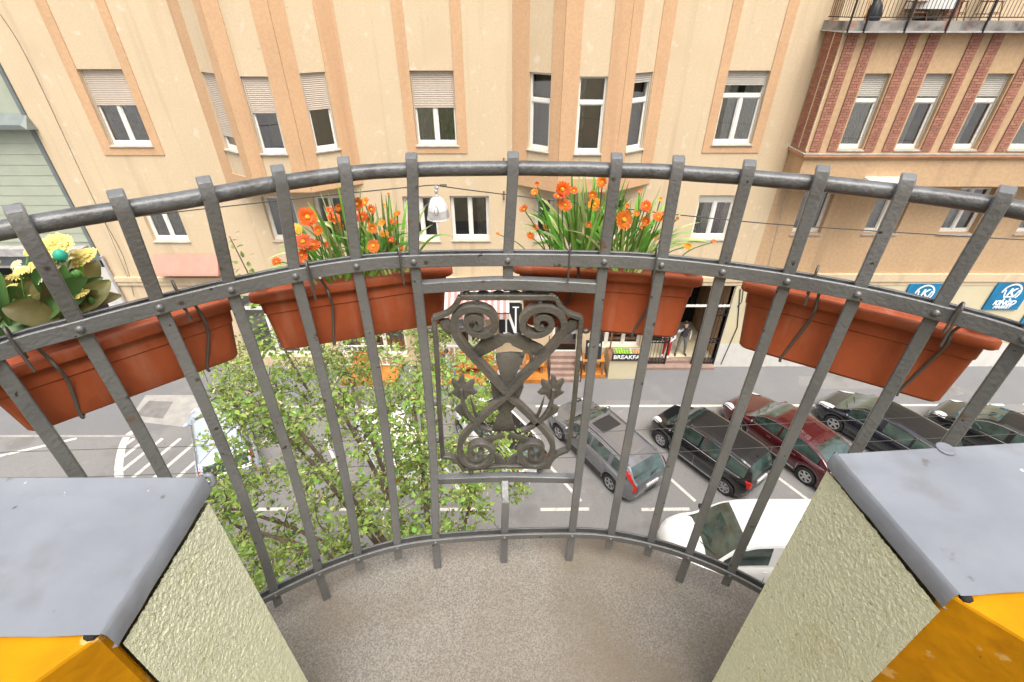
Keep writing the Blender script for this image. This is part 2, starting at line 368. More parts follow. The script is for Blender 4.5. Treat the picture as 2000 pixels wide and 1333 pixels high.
# string course and ground floor facing
sc = MB(); sc.box(X0+.02, X1, YF-.10, YF, 4.28, 4.46); sc.box(X0+.02, X1, YF-.06, YF, 4.10, 4.28); sc.build('string_course', M_cream, apt)
gf = MB(); gf.box(9.05, 11.4, YF-.07, YF, 1.25, 4.05); gf.build('pale_render', M_pale, apt)
gf = MB(); gf.box(9.05, 11.4, YF-.08, YF, 0, 1.25); gf.build('grey_dado', M_greywall, apt)
ck = MB()
for u0, u1 in (((0,28),(188,405)), ((1478,300),(1430,690))):
    pass
p = [onY(1640,90,YF-.01), onY(1560,280,YF-.01), onY(1490,560,YF-.01)]
ck.tube([q for q in p], .008, 6); ck.build('crack_cable', M_sill, apt)
p = [onY(0,28,YF-.02), onY(60,128,YF-.02), onY(188,402,YF-.02), onY(240,500,YF-.02), onY(262,580,YF-.02)]
c2 = MB(); c2.tube(smooth(p,4), .006, 6); c2.tube([p[2], p[2]+Vector((0,-.08,0)), p[2]+Vector((.1,-.1,-.5)), onY(255,555,YF-.02)], .006, 6); c2.build('cable', M_iron, apt)
# entrance passage with dark door
ps = MB(); a, b = 5.95, 9.02; y0, y1 = YF+.0, YF+3.2
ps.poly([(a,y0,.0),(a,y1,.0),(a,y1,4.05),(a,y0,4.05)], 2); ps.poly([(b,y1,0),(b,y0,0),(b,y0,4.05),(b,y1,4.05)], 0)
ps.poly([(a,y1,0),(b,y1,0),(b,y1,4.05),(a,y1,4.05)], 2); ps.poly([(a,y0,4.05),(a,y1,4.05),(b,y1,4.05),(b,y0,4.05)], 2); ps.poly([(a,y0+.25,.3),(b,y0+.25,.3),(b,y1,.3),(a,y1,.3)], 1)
ps.build('entrance_passage', [M_band, M_pale, M_dark], apt)  # left wall, back and ceiling coloured near black for the shade inside
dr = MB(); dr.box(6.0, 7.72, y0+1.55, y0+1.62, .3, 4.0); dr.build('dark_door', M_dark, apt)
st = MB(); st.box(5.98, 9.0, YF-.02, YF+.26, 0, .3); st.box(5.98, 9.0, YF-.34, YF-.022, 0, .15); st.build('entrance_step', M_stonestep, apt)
# shop fronts
for i, (a,b,c,e) in enumerate(shop[:5]):
    window(apt, O, D, NN, sx(a), sx(b), c, e, rec=.22, mull=0 if i in (3,) else 2, transom=(e-.7), fw=.09, sill_out=0)
for i, (a,b) in enumerate(((-12.6,-10.6),)):
    A1 = onY(300,497,YF-.02); A2 = onY(425,497,YF-.02); zz = A1.z
    aw = MB(); x0, x1 = A1.x, A2.x
    aw.hexa([(x0,YF-.45,zz-.72),(x1,YF-.45,zz-.72),(x1,YF-.03,zz-.78),(x0,YF-.03,zz-.78),(x0,YF-.42,zz-.64),(x1,YF-.42,zz-.64),(x1,YF-.03,zz),(x0,YF-.03,zz)])
    tag(aw.build('awning', M_pinkaw, None), 'plain pink awning under the leftmost window of the cream house', 'awning')
# striped awning over the cafe
aw = thing('striped_awning', 'red and white striped awning above the cafe windows', 'awning', (-2, YF, 3.4))
q0 = onY(828,562,YF-.1); q1 = onY(985,562,YF-.1); za = q0.z; n = 32
sr = MB()
for i in range(n):
    xa = q0.x-.5+(q1.x-q0.x+.7)*i/n; xb = q0.x-.5+(q1.x-q0.x+.7)*(i+1)/n
    sr.poly([(xa,YF-1.0,za-.65),(xb,YF-1.0,za-.65),(xb,YF-.02,za-.02),(xa,YF-.02,za-.02)], i % 2)
    sr.poly([(xa,YF-1.0,za-.95),(xb,YF-1.0,za-.95),(xb,YF-1.0,za-.65),(xa,YF-1.0,za-.65)], i % 2)
sr.build('cloth', [M_stripe_r, M_stripe_w], aw)
fr = MB(); xa, xb = q0.x-.5, q1.x+.2
for x in (xa, xb): fr.tube([(x,YF-.02,za-.7),(x,YF-1.0,za-.67)], .018, 6)
fr.tube([(xa,YF-1.0,za-.66),(xb,YF-1.0,za-.66)], .02, 6); fr.build('awning_frame', M_iron, aw)

# ------------------------------------------------------------------ brick house with oriel
br = thing('brick_house', 'tan house with red brick oriel and terrace at the right end of the street', 'building', (14, YF, 0))
BX0, BX1 = 9.5, 27.0
lw = [(10.55,11.65,6.28,8.0), (13.25,14.5,6.28,8.0), (16.1,17.4,6.28,8.0), (19.0,20.3,6.28,8.0)]
w_ = MB(); cells(w_, (BX0,YF), D, NN, BX1-BX0, 0, ZT, [(a-BX0,b-BX0,c,e) for a,b,c,e in lw], .25); w_.build('wall', M_tan, br)
for i,(a,b,c,e) in enumerate(lw): window(br, (BX0,YF), D, NN, a-BX0, b-BX0, c, e, mull=1, rec=.24, fw=.075, curtain=[(0,.35,M_curtain_g)] if i else None, sill_out=.06)
OY = 16.5; OX = 9.54; OZ0, OZ1 = 8.36, 12.80; LZ = 9.44
ow = MB(); per = 1.83; OL = 12.0
wz = [(.96+per*i+.04, .96+per*i+.82, 9.56, 11.72) for i in range(6)]
cells(ow, (OX,OY), D, NN, OL, OZ0, OZ1, wz, .22)
ow.poly([(OX,YF,OZ0),(OX,OY,OZ0),(OX,OY,OZ1),(OX,YF,OZ1)]); ow.poly([(OX,OY,OZ0),(OX,YF,OZ0),(OX+OL,YF,OZ0),(OX+OL,OY,OZ0)])
ow.build('oriel_wall', M_tan, br)
for i, h in enumerate(wz): window(br, (OX,OY), D, NN, *h, mull=0, transom=10.98, shutter=.27, rec=.2, slatmat=M_slat2, curtain=[(0,1,M_curtain)] if i in (0,3) else [(0,.42,M_curtain)], sill_out=.05)
# brick strips: individual bricks
bpos = []
strips = []
for i in range(6):
    for a, b in ((.08,.39), (.64,.955), (1.795,1.86)) if i == 0 else ((.0,.0),):
        pass
edges = [(.08,.40),(.64,.94)]
for i in range(1, 6): edges += [(.96+per*(i-1)+.86, .96+per*(i-1)+.86+.33), (.96+per*(i-1)+1.46, .96+per*i-.03)]
bh, jt = .066, .011
mort = MB()
for a, b in edges:
    mort.box(OX+a, OX+b, OY-.022, OY, LZ+.06, OZ1-.02)
    z = LZ+.075; r = 0
    while z+bh < OZ1-.03:
        cuts = [a, a+(.20 if r % 2 == 0 else .10), b]
        for k in range(2):
            bpos.append((Vector((OX+(cuts[k]+cuts[k+1])/2, OY-.026-rnd.random()*.006, z+bh/2)), Vector((1,0,0)), (cuts[k+1]-cuts[k]-jt)))
        z += bh+jt; r += 1
for a, b in ((.06,.44), (.52,.92)):           # return face
    mort.box(OX-.022, OX, OY+a, OY+b, LZ+.06, OZ1-.02)
    z = LZ+.075; r = 0
    while z+bh < OZ1-.03:
        cuts = [a, a+(.24 if r % 2 == 0 else .12), b]
        for k in range(2):
            bpos.append((Vector((OX-.026-rnd.random()*.006, OY+(cuts[k]+cuts[k+1])/2, z+bh/2)), Vector((0,1,0)), (cuts[k+1]-cuts[k]-jt)))
        z += bh+jt; r += 1
mort.build('mortar_bed', M_mortar, br)
for a, b in ((.002,.052),(.45,.51)):
    k = MB(); k.box(OX-.034, OX, OY+a, OY+b, LZ+.06, OZ1-.02); k.build('cream_strip', M_cream, br)
bpos.sort(key=lambda q: (q[0]-Vector((0,0,HC))).length/(q[2]))
ub = MB(); ub.box(-.5,.5,-.012,.012,-bh/2,bh/2); bme = bpy.data.meshes.new('brick'); bme.from_pydata(ub.v, [], ub.f); bme.materials.append(M_brick)
rest = MB()
for i, (c, ax, ln) in enumerate(bpos):
    ang = math.atan2(ax.y, ax.x)
    if i < 300: inst('brick', bme, br, Matrix.Translation(c) @ Matrix.Rotation(ang, 4, 'Z') @ Matrix.Diagonal((ln,1,1,1)))
    else: rest.obox(c, ax*(ln/2), Vector((-ax.y,ax.x,0))*.012, (0,0,bh/2))
tag(rest.build('bricks', M_brick_i, br), kind='stuff')
# ledge under the oriel windows
lg = MB(); lg.box(OX-.10, OX+OL, OY-.12, OY, LZ-.10, LZ-.02); lg.box(OX-.10, OX, OY, YF, LZ-.10, LZ-.02); lg.box(OX-.06, OX+OL, OY-.07, OY, LZ-.17, LZ-.102); lg.box(OX-.06, OX, OY, YF, LZ-.17, LZ-.102); lg.build('ledge', M_cornice, br)
lf = MB(); lf.box(OX-.11, OX+OL, OY-.13, OY-.027, LZ-.018, LZ+.0); lf.box(OX-.11, OX-.027, OY-.027, YF, LZ-.018, LZ); lf.build('ledge_flashing', M_sill, br)
cb = MB(); q = onY(1690,346,OY-.02); q2 = onY(1772,346,OY-.02)
cb.hexa([(q.x-.05,OY-.32,q.z-.55),(q2.x+.05,OY-.32,q.z-.55),(q2.x+.05,OY-.005,q.z-.5),(q.x-.05,OY-.005,q.z-.5),(q.x,OY-.25,q.z-.03),(q2.x,OY-.25,q.z-.03),(q2.x,OY-.005,q.z),(q.x,OY-.005,q.z)])
cb.build('canopy_box', M_white, br)
tc_ = MB(); tc_.box(BX0+.01, BX1, YF-.12, YF, 4.3, 4.62); tc_.box(BX0+.01, BX1, YF-.07, YF, 4.12, 4.298); tc_.build('string_course', M_cream, br)
pg = MB(); pg.box(11.41, BX1, YF-.05, YF, 1.25, 4.118); pg.build('pale_render', M_pale, br)
pg = MB(); pg.box(11.41, BX1, YF-.06, YF, 0, 1.248); pg.build('grey_dado', M_greywall, br)
# terrace on the oriel
sb = MB(); sb.box(9.36, OX+OL, 16.22, YF-.01, 12.80, 13.03); sb.build('terrace_slab', M_concrete, br)
sb2 = MB(); sb2.box(9.33, OX+OL, 16.19, YF-.01, 12.76, 12.798); sb2.build('slab_drip_edge', M_sill, br)
tw = MB(); tw.box(9.6, OX+OL, YF-.35, YF-.02, 13.03, 16); tw.build('terrace_wall', M_cream, br)
for x in (12.55, 16.2): 
    k = MB()
    for j in range(16):
        for i in range(2): k.box(x+i*.22+(.06 if j%2 else 0), x+i*.22+.205+(.06 if j%2 else 0), YF-.375, YF-.351, 13.08+j*.077, 13.145+j*.077)
    tag(k.build('brick_panel', M_brick_i, br), kind='stuff')
rl = MB()
for z in (13.12, 14.05): rl.tube([(9.40,YF-.1,z),(9.40,16.24,z),(OX+OL,16.24,z)], .015, 6)
rl.build('terrace_rail', M_iron, br)
pm = MB(); pm.tube([(0,0,0),(0,0,.93)], .008, 5); pme = bpy.data.meshes.new('baluster'); pme.from_pydata(pm.v, [], pm.f); pme.materials.append(M_iron)
x = 9.40
while x < 18.2:
    inst('baluster', pme, br, Matrix.Translation((x,16.24,13.12))); x += .105
for i in range(1, 11): inst('baluster', pme, br, Matrix.Translation((9.40,16.24+i*.11,13.12)))
pm = MB(); pm.box(-.02,.02,-.02,.02,-.25,1.2); pme = bpy.data.meshes.new('post'); pme.from_pydata(pm.v, [], pm.f); pme.materials.append(M_iron)
for x in (9.40, 9.86, 11.0, 12.15, 13.2, 14.4, 15.6, 16.8): inst('rail_post', pme, br, Matrix.Translation((x,16.195,13.0)))
# things on the terrace
def terrace_chair(x, y, rz, label):
    t = thing('terrace_chair', label, 'chair', (x,y,13.03), rz, 'wooden chairs on the brick terrace')
    s_ = MB(); s_.box(-.22,.22,-.2,.2,.44,.47); s_.build('seat', M_woodd, t, world=False)
    b_ = MB(); b_.box(-.22,.22,.19,.215,.62,.92); b_.build('backrest', M_woodd, t, world=False)
    for a, b in ((-1,-1),(1,-1),(-1,1),(1,1)):
        l = MB(); l.tube([(a*.26,b*.24,0),(a*.19,b*.17,.44)] if b < 0 else [(a*.26,b*.24,0),(a*.19,b*.2,.44),(a*.2,b*.215,.92)], .018, 6); l.build('leg', M_woodd, t, world=False)
    l = MB(); 
    for a in (-1,1): l.tube([(a*.235,-.22,.16),(a*.235,.22,.16)], .012, 5)
    l.tube([(-.23,-.215,.2),(.23,-.215,.2)], .012, 5); l.build('stretcher', M_woodd, t, world=False)
terrace_chair(11.45, 16.75, .2, 'leftmost wooden terrace chair, nearest the black bag')
terrace_chair(12.55, 16.75, -.3, 'middle wooden terrace chair, between the two others')
terrace_chair(13.55, 16.75, .5, 'rightmost wooden terrace chair, beside the thick rail post')
t = thing('terrace_table', 'white draped table behind the chairs on the brick terrace', 'table', (12.0,17.02,13.03))
k = MB(); k.lathe([(.62,.28),(.60,.6),(.56,.74),(0,.75)], n=20); k.build('tablecloth', M_white, t, world=False)
k = MB(); k.tube([(0,0,0),(0,0,.7)], .03); k.lathe([(.25,0),(.25,.03),(.03,.05)]); k.build('table_base', M_iron, t, world=False)
k = MB(); k.lathe([(.20,0),(.22,.1),(.16,.35),(.05,.5),(.0,.52)], (10.22,16.6,13.035), n=9)
tag(k.build('black_bag', M_black, None, 40), 'black bag standing at the left end of the brick terrace', 'bag')
k = MB(); 
for i in range(3): k.tube([(9.98+.16*i,16.52,13.032),(10.1+.16*i,16.9,14.2)], .014, 6)
tag(k.build('wooden_easel', M_wood, None), 'light wooden frame leaning behind the black bag on the terrace', 'wooden frame')

# ------------------------------------------------------------------ pale green clad house at the left
lh = thing('clad_house', 'house with pale green horizontal boards at the left end of the street', 'building', (-20, YF, 0))
GX0, GX1 = -28.0, -16.02
k = MB(); k.box(GX0, GX1-.02, YF+.03, YF+.3, 5.25, ZT); k.build('wall', M_clad, lh)
z = 5.95
while z < 10.0:
    k = MB(); k.hexa([(GX0,YF-.014,z),(GX1-.12,YF-.014,z),(GX1-.12,YF+.028,z),(GX0,YF+.028,z),(GX0,YF+.0,z+.352),(GX1-.12,YF+.0,z+.352),(GX1-.12,YF+.028,z+.352),(GX0,YF+.028,z+.352)])
    k.build('cladding_board', M_clad, lh); z += .357
k = MB(); k.box(GX1-.12, GX1, YF-.05, YF+.03, 5.2, ZT); k.build('corner_flashing', M_cladmetal, lh)
q = onY(50,222); k = MB(); k.hexa([(GX0,YF-.42,q.z-.42),(q.x+.15,YF-.42,q.z-.42),(q.x+.15,YF+.02,q.z-.5),(GX0,YF+.02,q.z-.5),(GX0,YF-.42,q.z-.28),(q.x,YF-.42,q.z-.28),(q.x,YF+.02,q.z),(GX0,YF+.02,q.z)]); k.build('metal_ledge', M_cladmetal, lh)
k = MB(); k.box(GX0, GX1-.3, YF-.35, YF, 5.72, 5.80); k.box(GX0, GX1-.3, YF-.35, YF-.28, 5.5, 5.718); k.build('metal_canopy', M_sill, lh)
k = MB(); k.box(GX0, GX1-.13, YF+.0, YF+.028, 4.9, 5.5); k.build('fascia', M_cladmetal, lh)
k = MB(); k.box(GX0, GX1-.2, YF-.02, YF+.0, 4.86, 4.95); k.build('garage_head_rail', M_sill, lh)
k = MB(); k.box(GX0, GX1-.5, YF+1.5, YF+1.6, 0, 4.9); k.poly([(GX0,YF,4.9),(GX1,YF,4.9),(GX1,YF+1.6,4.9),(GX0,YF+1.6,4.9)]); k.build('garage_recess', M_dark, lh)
k = MB(); k.box(GX1-.7, GX1-.02, YF-.0, YF+1.6, 0, 4.88); k.build('corner_pier', M_greywall, lh)
k = MB(); k.tube([(GX1+.12,YF-.09,5.4),(GX1+.12,YF-.09,.1)], .055, 10); k.build('downpipe', M_sill, lh, 60)
# ================================================================== street
M_asph = P('asphalt', (.192,.187,.184), .9, var=.10, vscale=.5, fine=.12, fscale=45, bump=.3, bscale=70, stain=[(.8, (.155,.148,.142), .54, .66), (2.6, (.225,.217,.208), .60, .74), (1.7, (.11,.105,.10), .68, .78), (9, (.135,.13,.125), .66, .76)])
M_pave = P('pavement_asphalt', (.158,.158,.162), .9, var=.10, vscale=.6, fine=.08, fscale=60, bump=.2, bscale=80, stain=[(.9, (.20,.19,.18), .55, .8)])
M_line = P('road_paint', (.55,.53,.49), .8, var=.08, fine=.06, fscale=50, stain=[(3, (.30,.29,.275), .56, .70), (22, (.26,.25,.24), .60, .68)])
M_kerb = P('kerb_stone', (.30,.285,.265), .9, var=.12)
M_cover = P('utility_cover', (.17,.165,.16), .7, var=.15)
M_cover2 = P('utility_cover_pale', (.30,.29,.275), .8, var=.1)
g = MB(); g.poly([(-90,-60,0),(90,-60,0),(90,60,0),(-90,60,0)]); struct(g, 'ground', M_asph)
rd = MB(); rd.poly([(-60,5.6,.004),(60,5.6,.004),(60,17.6,.004),(-60,17.6,.004)]); struct(rd, 'road', M_asph)
pv = MB(); pv.poly([(-60,13.16,.008),(-14.2,13.16,.008),(-10.5,14.9,.008),(60,14.95,.008),(60,17.6,.008),(-60,17.6,.008)]); struct(pv, 'pavement', M_pave)
np_ = MB(); np_.box(-60, 60, .4, 5.6, 0, .13); struct(np_, 'near_pavement', M_pave)
kb = MB(); 
for i in range(60): kb.box(-60+2*i, -60+2*i+1.985, 5.602, 5.78, .0, .132)
kb_o = struct(kb, 'kerb', M_kerb)
kk = MB()
for i in range(12): kk.box(-38+2*i, -38+2*i+1.985, 13.06, 13.158, .0, .03)
struct(kk, 'kerb', M_kerb)
def line(mb, a, b, w, z=.012, cut=None):
    a = Vector((a[0],a[1],z)); b = Vector((b[0],b[1],z)); d = (b-a).normalized(); s = Vector((-d.y,d.x,0))*(w/2)
    mb.poly([a-s, b-s, b+s, a+s])
mk = MB()
for a, b in ((-9.2,-.6),(.95,10.5),(11.0,20),(20.8,30)): line(mk, (a,14.78+.015*a*.3), (b,14.78+.015*b*.3), .12)
for i in range(-9, 10): 
    x = .92+3.24*i
    if x > -11: line(mk, (x,9.87), (x+1.57,9.89), .12)
for i in range(-3, 8):
    x = 2.26+3.75*i; line(mk, (x,10.19), (x-.53*3.3,10.19+.848*3.3), .11)
struct(mk, 'road_marking', M_line)
hz = MB()
arc = smooth([onZ(285,838,.012), onZ(258,845,.012), onZ(243,862,.012), onZ(234,895,.012), onZ(233,935,.012), onZ(250,1000,.012), onZ(290,1080,.012)], 5)
hz.strip(arc, lambda i, t: Vector((-t.y,t.x,0)).normalized()*.13, (0,0,.001))
def hx(y):           # inner edge of the arc at y
    for i in range(len(arc)-1):
        if (arc[i].y-y)*(arc[i+1].y-y) <= 0 and abs(arc[i].y-arc[i+1].y) > 1e-6:
            f = (y-arc[i].y)/(arc[i+1].y-arc[i].y); return arc[i].x+f*(arc[i+1].x-arc[i].x)
    return None
pa, pb = onZ(242,909,.012), onZ(327,842,.012); dv = (pb-pa).normalized()
for i in range(-2, 13):
    # stripes parallel to dv, starting on the arc and running to the kerb line
    y = pa.y+.0-.62*i+1.0
    x = hx(y)
    if x is None or y > 13.0: continue
    s = Vector((x+.12,y,.0125)); ln = min(5.0, (13.0-y)/max(dv.y,.05))
    line(hz, s, s+dv*ln, .14, .0125)
struct(hz, 'hatched_marking', M_line)
l2 = MB(); line(l2, onZ(-60,905), onZ(150,857), .12); struct(l2, 'road_marking', M_line)
def plate(name, px, mat, z=.011, lab=None):
    k = MB(); k.poly([onZ(u,v,z) for u, v in px]); return struct(k, name, mat)
plate('cover_frame', [(250,822),(366,835),(398,772),(285,772)], M_cover2, .010)
plate('utility_cover', [(263,812),(318,818),(338,785),(291,783)], M_cover, .013)
plate('utility_cover', [(321,818),(358,822),(378,788),(341,785)], M_cover2, .013)
plate('utility_cover', [(1855,775),(1885,770),(1868,748),(1840,750)], M_cover, .013)
plate('utility_cover', [(1795,765),(1815,768),(1795,742),(1778,740)], M_cover2, .013)
plate('asphalt_patch', [(1185,782),(1290,782),(1282,800),(1180,800)], M_asph, .0105)
plate('asphalt_patch', [(0,852),(260,851),(250,858),(0,858)], M_asph, .0105)
plate('asphalt_patch', [(1560,735),(1700,735),(1730,760),(1560,760)], M_asph, .0105)

# ================================================================== cars
def car_paint(name, c, coat=1.0, rough=.24, metal=.2): return P(name, c, rough, metal=metal, var=.03, vscale=2, coat=coat)
M_cglass = P('car_glass', (.035,.06,.052), .04, var=.5, vscale=2.2, spec=.8, coat=.6)
M_tyre = P('tyre', (.022,.022,.023), .85, var=.1)
M_rim = P('alloy_rim', (.55,.55,.56), .3, metal=.7, var=.05)
M_chrome = P('chrome', (.7,.7,.72), .15, metal=1.0, var=0)
M_lampw = P('headlamp', (.62,.64,.66), .08, var=.2, vscale=12, coat=.5)
M_lampr = P('tail_lamp', (.55,.02,.015), .1, var=.2, vscale=12, coat=.5)
M_plast = P('black_plastic', (.02,.02,.021), .55, var=.1)
M_plate = P('number_plate', (.72,.72,.70), .4, var=.03)
M_blk = car_paint('black_car_paint', (.011,.011,.012)); M_blkr = P('black_roof_paint', (.014,.0135,.0135), .42, var=.1, spec=.3)  # black roof paint, rougher and without the clear coat of the body
M_greyc = car_paint('silver_grey_paint', (.20,.205,.22), metal=.5); M_redc = car_paint('dark_red_paint', (.075,.008,.011), metal=.3)
M_whitec = car_paint('white_car_paint', (.78,.78,.77), metal=0); M_bluec = car_paint('pale_blue_paint', (.50,.58,.70), metal=.3)
M_navy = car_paint('dark_navy_paint', (.012,.014,.022))
def interp(x, tab):
    for i in range(len(tab)-1):
        if tab[i][0] <= x <= tab[i+1][0]:
            f = (x-tab[i][0])/(tab[i+1][0]-tab[i][0]); f = f*f*(3-2*f)*.6+f*.4; return tab[i][1]+f*(tab[i+1][1]-tab[i][1])
    return tab[0][1] if x < tab[0][0] else tab[-1][1]
def make_car(label, loc, head, c, group='cars parked at an angle along the street'):
    """c: L W belt-profile roof-profile etc; local x forward, origin under the middle of the wheelbase"""
    t = thing('van' if c.get('van') else 'parked_car', label, 'van' if c.get('van') else 'car', loc, head, group if not c.get('van') else None)
    xr, xf = c['xr'], c['xf']; Wd = c['W']/2; ax = [c['wb']/2, -c['wb']/2]; rw = c['rw']; zs = .17
    paint = c['paint']; B = lambda n, mb, m, p=t, s=None: mb.build(n, m, p, s, world=False)
    belt = lambda x: interp(x, c['belt'])
    def hw(x):
        e = min((xf-x)/c.get('fr',.75), 1); r = min((x-xr)/c.get('rr',.5), 1); e = max(e,0); r = max(r,0)
        return Wd*(1-.30*(1-e)**2.2)*(1-.20*(1-r)**2.4)
    def low(x):
        z = zs+.10*max(0,(x-(xf-.6))/.6)+.08*max(0,((xr+.5)-x)/.5)
        for a in ax:
            q = (rw+.055)**2-(x-a)**2
            if q > 0: z = max(z, rw+math.sqrt(q))
        return z
    st = sorted(set([xr+(xf-xr)*i/46 for i in range(47)]+[a+s*(rw+.056) for a in ax for s in (-1,1)]+[a+s*(rw+.054) for a in ax for s in (-1,1)]))
    rings = []
    for x in st:
        zt = belt(x); y = hw(x); zl = min(low(x), zt-.05); side = []
        endf = min(1, max(0,(xf-x)/.16)); endr = min(1, max(0,(x-xr)/.14)); ee = math.sqrt(max(0,1-(1-min(endf,endr))**2))
        zc = (zl+zt)*.48; zt2 = zc+(zt-zc)*(.55+.45*ee); zl2 = zc+(zl-zc)*(.6+.4*ee)
        ys = y*(.90+.10*ee)
        cr = c.get('crown',.035)
        prof = [(ys*.93,zl2),(ys*.985,zl2+(zt2-zl2)*.12),(ys,zl2+(zt2-zl2)*.45),(ys*.985,zl2+(zt2-zl2)*.72),(ys*.955,zl2+(zt2-zl2)*.90),(ys*.90,zt2),(ys*.70,zt2+cr*.7),(ys*.35,zt2+cr)]
        rings.append([Vector((x,-a,b)) for a, b in prof]+[Vector((x,0,zt2+cr*1.05))]+[Vector((x,a,b)) for a, b in reversed(prof)])
    body = MB(); body.loft(rings, closed=True, caps=True)
    B('body', body, paint, s=38)
    # wheel wells and underside
    u = MB(); u.box(xr+.3, xf-.3, -Wd*.9, Wd*.9, .13, .5); B('underbody', u, M_plast)
    # greenhouse
    ca, cb = c['cab']; rf = lambda x: interp(x, c['roof']); tum = c.get('tum',.19)
    gx = [ca+(cb-ca)*i/44 for i in range(45)]; R0, R1 = c['top']     # roof between R0 (rear) and R1 (front)
    wbs = Wd*.885
    def sect(x):
        zb = belt(x)-.01; zr = max(rf(x), zb+.012); H = c['H']-zb; f = min(1,(zr-zb)/max(H,.1))
        y0 = hw(x)*.90; y1 = y0-tum*f
        return [(y0,zb),(y0-tum*f*.10,zb+(zr-zb)*.10),(y0-tum*f*.84,zb+(zr-zb)*.86),(y1-.015,zb+(zr-zb)*.95),(y1-.08,zr-.004),(y1*.55,zr+.022*f),(0,zr+.03*f)]
    S = [sect(x) for x in gx]
    cls = {}
    def put(k, pts): cls.setdefault(k, MB()).poly(pts)
    pil = c['pillars']
    for i in range(44):
        xm = (gx[i]+gx[i+1])/2
        for sg in (1,-1):
            for j in range(6):
                a, b = S[i], S[i+1]
                q = [Vector((gx[i],sg*a[j][0],a[j][1])), Vector((gx[i+1],sg*b[j][0],b[j][1])), Vector((gx[i+1],sg*b[j+1][0],b[j+1][1])), Vector((gx[i],sg*a[j+1][0],a[j+1][1]))]
                if sg < 0: q.reverse()
                if j == 1:
                    hgt = a[2][1]-a[1][1]
                    k = 'p'
                    if hgt > .09:
                        for n_, (p0, p1) in enumerate(pil):
                            if p0 < xm < p1: k = ('s', n_, sg)
                elif j in (4,5) and xm > R1: k = 'w'
                elif j in (4,5) and xm < R0: k = 'r'
                elif j >= 4: k = 'roof'
                else: k = 'p'
                put((k, sg) if k == 'p' else k, q)
    for sg in (1,-1): B('pillars', cls[('p',sg)], c.get('pillar', paint), s=40)
    ro = B('roof', cls['roof'], c.get('roofmat', paint), s=40)
    B('windscreen', cls['w'], M_cglass, s=60)
    if 'r' in cls: B('rear_window', cls['r'], M_cglass, s=60)
    for k in cls:
        if isinstance(k, tuple) and k[0] == 's': B('side_window', cls[k], M_cglass, s=60)
    if c.get('sunroof'):
        a, b, yw = c['sunroof']; k = MB(); z = c['H']+.033
        k.loft([[Vector((x,y,rf(x)+.034-.012*(y/yw)**2)) for y in (-yw,-yw/2,0,yw/2,yw)] for x in (a,(a+b)/2,b)], closed=False, caps=False); B('sunroof', k, M_plast, s=60)
    if c.get('rails'):
        for sg in (1,-1):
            k = MB(); xs = [R0+.05+(R1-R0-.1)*i/10 for i in range(11)]
            def yr(x): q = sect(x); return q[4][0]+.01
            k.strip([(x, sg*yr(x), sect(x)[4][1]+.03) for x in xs], (0,.022,0), (0,0,.02)); B('roof_rail', k, c['rails'])
    # belt trim line along the windows
    if c.get('trim'):
        for sg in (1,-1):
            xs = [ca+.35+(cb-ca-.7)*i/14 for i in range(15)]; k = MB()
            k.strip([(x, sg*(sect(x)[0][0]+.004), sect(x)[0][1]+.012) for x in xs], (0,.008,0), (0,0,.013)); B('window_trim', k, c['trim'])
            xs = [pil[0][0]+(pil[-1][1]-pil[0][0])*i/14 for i in range(15)]; k = MB()
            k.strip([(x, sg*(sect(x)[2][0]+.006), sect(x)[2][1]+.01) for x in xs], (0,.006,0), (0,0,.012)); B('window_trim', k, c['trim'])
    # wheels
    for a in ax:
        for sg in (1,-1):
            yw = Wd-.105
            k = MB(); k.lathe([(rw*.66,-.10),(rw*.9,-.105),(rw*.985,-.085),(rw,-.04),(rw,.04),(rw*.985,.085),(rw*.9,.105),(rw*.66,.10)], (a,sg*yw,rw), (0,sg,0), 28); wh = B('wheel', k, M_tyre, s=40)
            k = MB(); k.lathe([(rw*.67,.085),(rw*.62,.095),(rw*.58,.06),(rw*.5,.0),(0.02,-.02)], (a,sg*yw,rw), (0,sg,0), 24); k2 = k.build('wheel_back', M_plast, wh, 40, world=False)
            k = MB(); k.lathe([(rw*.70,.092),(rw*.67,.104),(rw*.60,.10),(rw*.585,.07)], (a,sg*yw,rw), (0,sg,0), 28)
            ns = c.get('spokes',5)
            for i in range(ns):
                for dl in ((-.11,.11) if c.get('twin') else (0,)):
                    an = 2*math.pi*i/ns+dl; dr = Vector((math.cos(an),0,math.sin(an))); tn = Vector((-math.sin(an),0,math.cos(an)))
                    k.obox(Vector((a,sg*(yw+.085),rw))+dr*rw*.34, dr*rw*.29, tn*rw*(.05 if c.get('twin') else .10), (0,sg*.012,0))
            k.lathe([(.0,.102),(rw*.13,.10),(rw*.15,.07)], (a,sg*yw,rw), (0,sg,0), 12); k.build('rim', M_rim, wh, 40, world=False)
    # lamps follow the corners of the body
    def skin(x, z): 
        zt = belt(x); zl = low(x); f = (z-zl)/max(zt-zl,.1); return hw(x)*(1.0 if f < .6 else 1.0-.10*(f-.6)/.4)
    for sg in (1,-1):
        hl = c['head']; k = MB(); rr_ = []
        for i in range(8):
            x = hl[0]+(hl[1]-hl[0])*i/7; zt = belt(x); y = hw(x); bw = hl[2]*math.sin(math.pi*(.12+.8*i/7))
            rr_.append([Vector((x, sg*(y*.955+.006), zt-.115)), Vector((x, sg*(y*.93+.006), zt-.03)), Vector((x, sg*(y*.86), zt+.017)), Vector((x, sg*(y*.86-bw), zt+.026+.01))])
        k.loft(rr_, closed=False, caps=False); B('headlight', k, M_lampw, s=60)
        tl = c['tail']
        k = MB(); rr_ = []
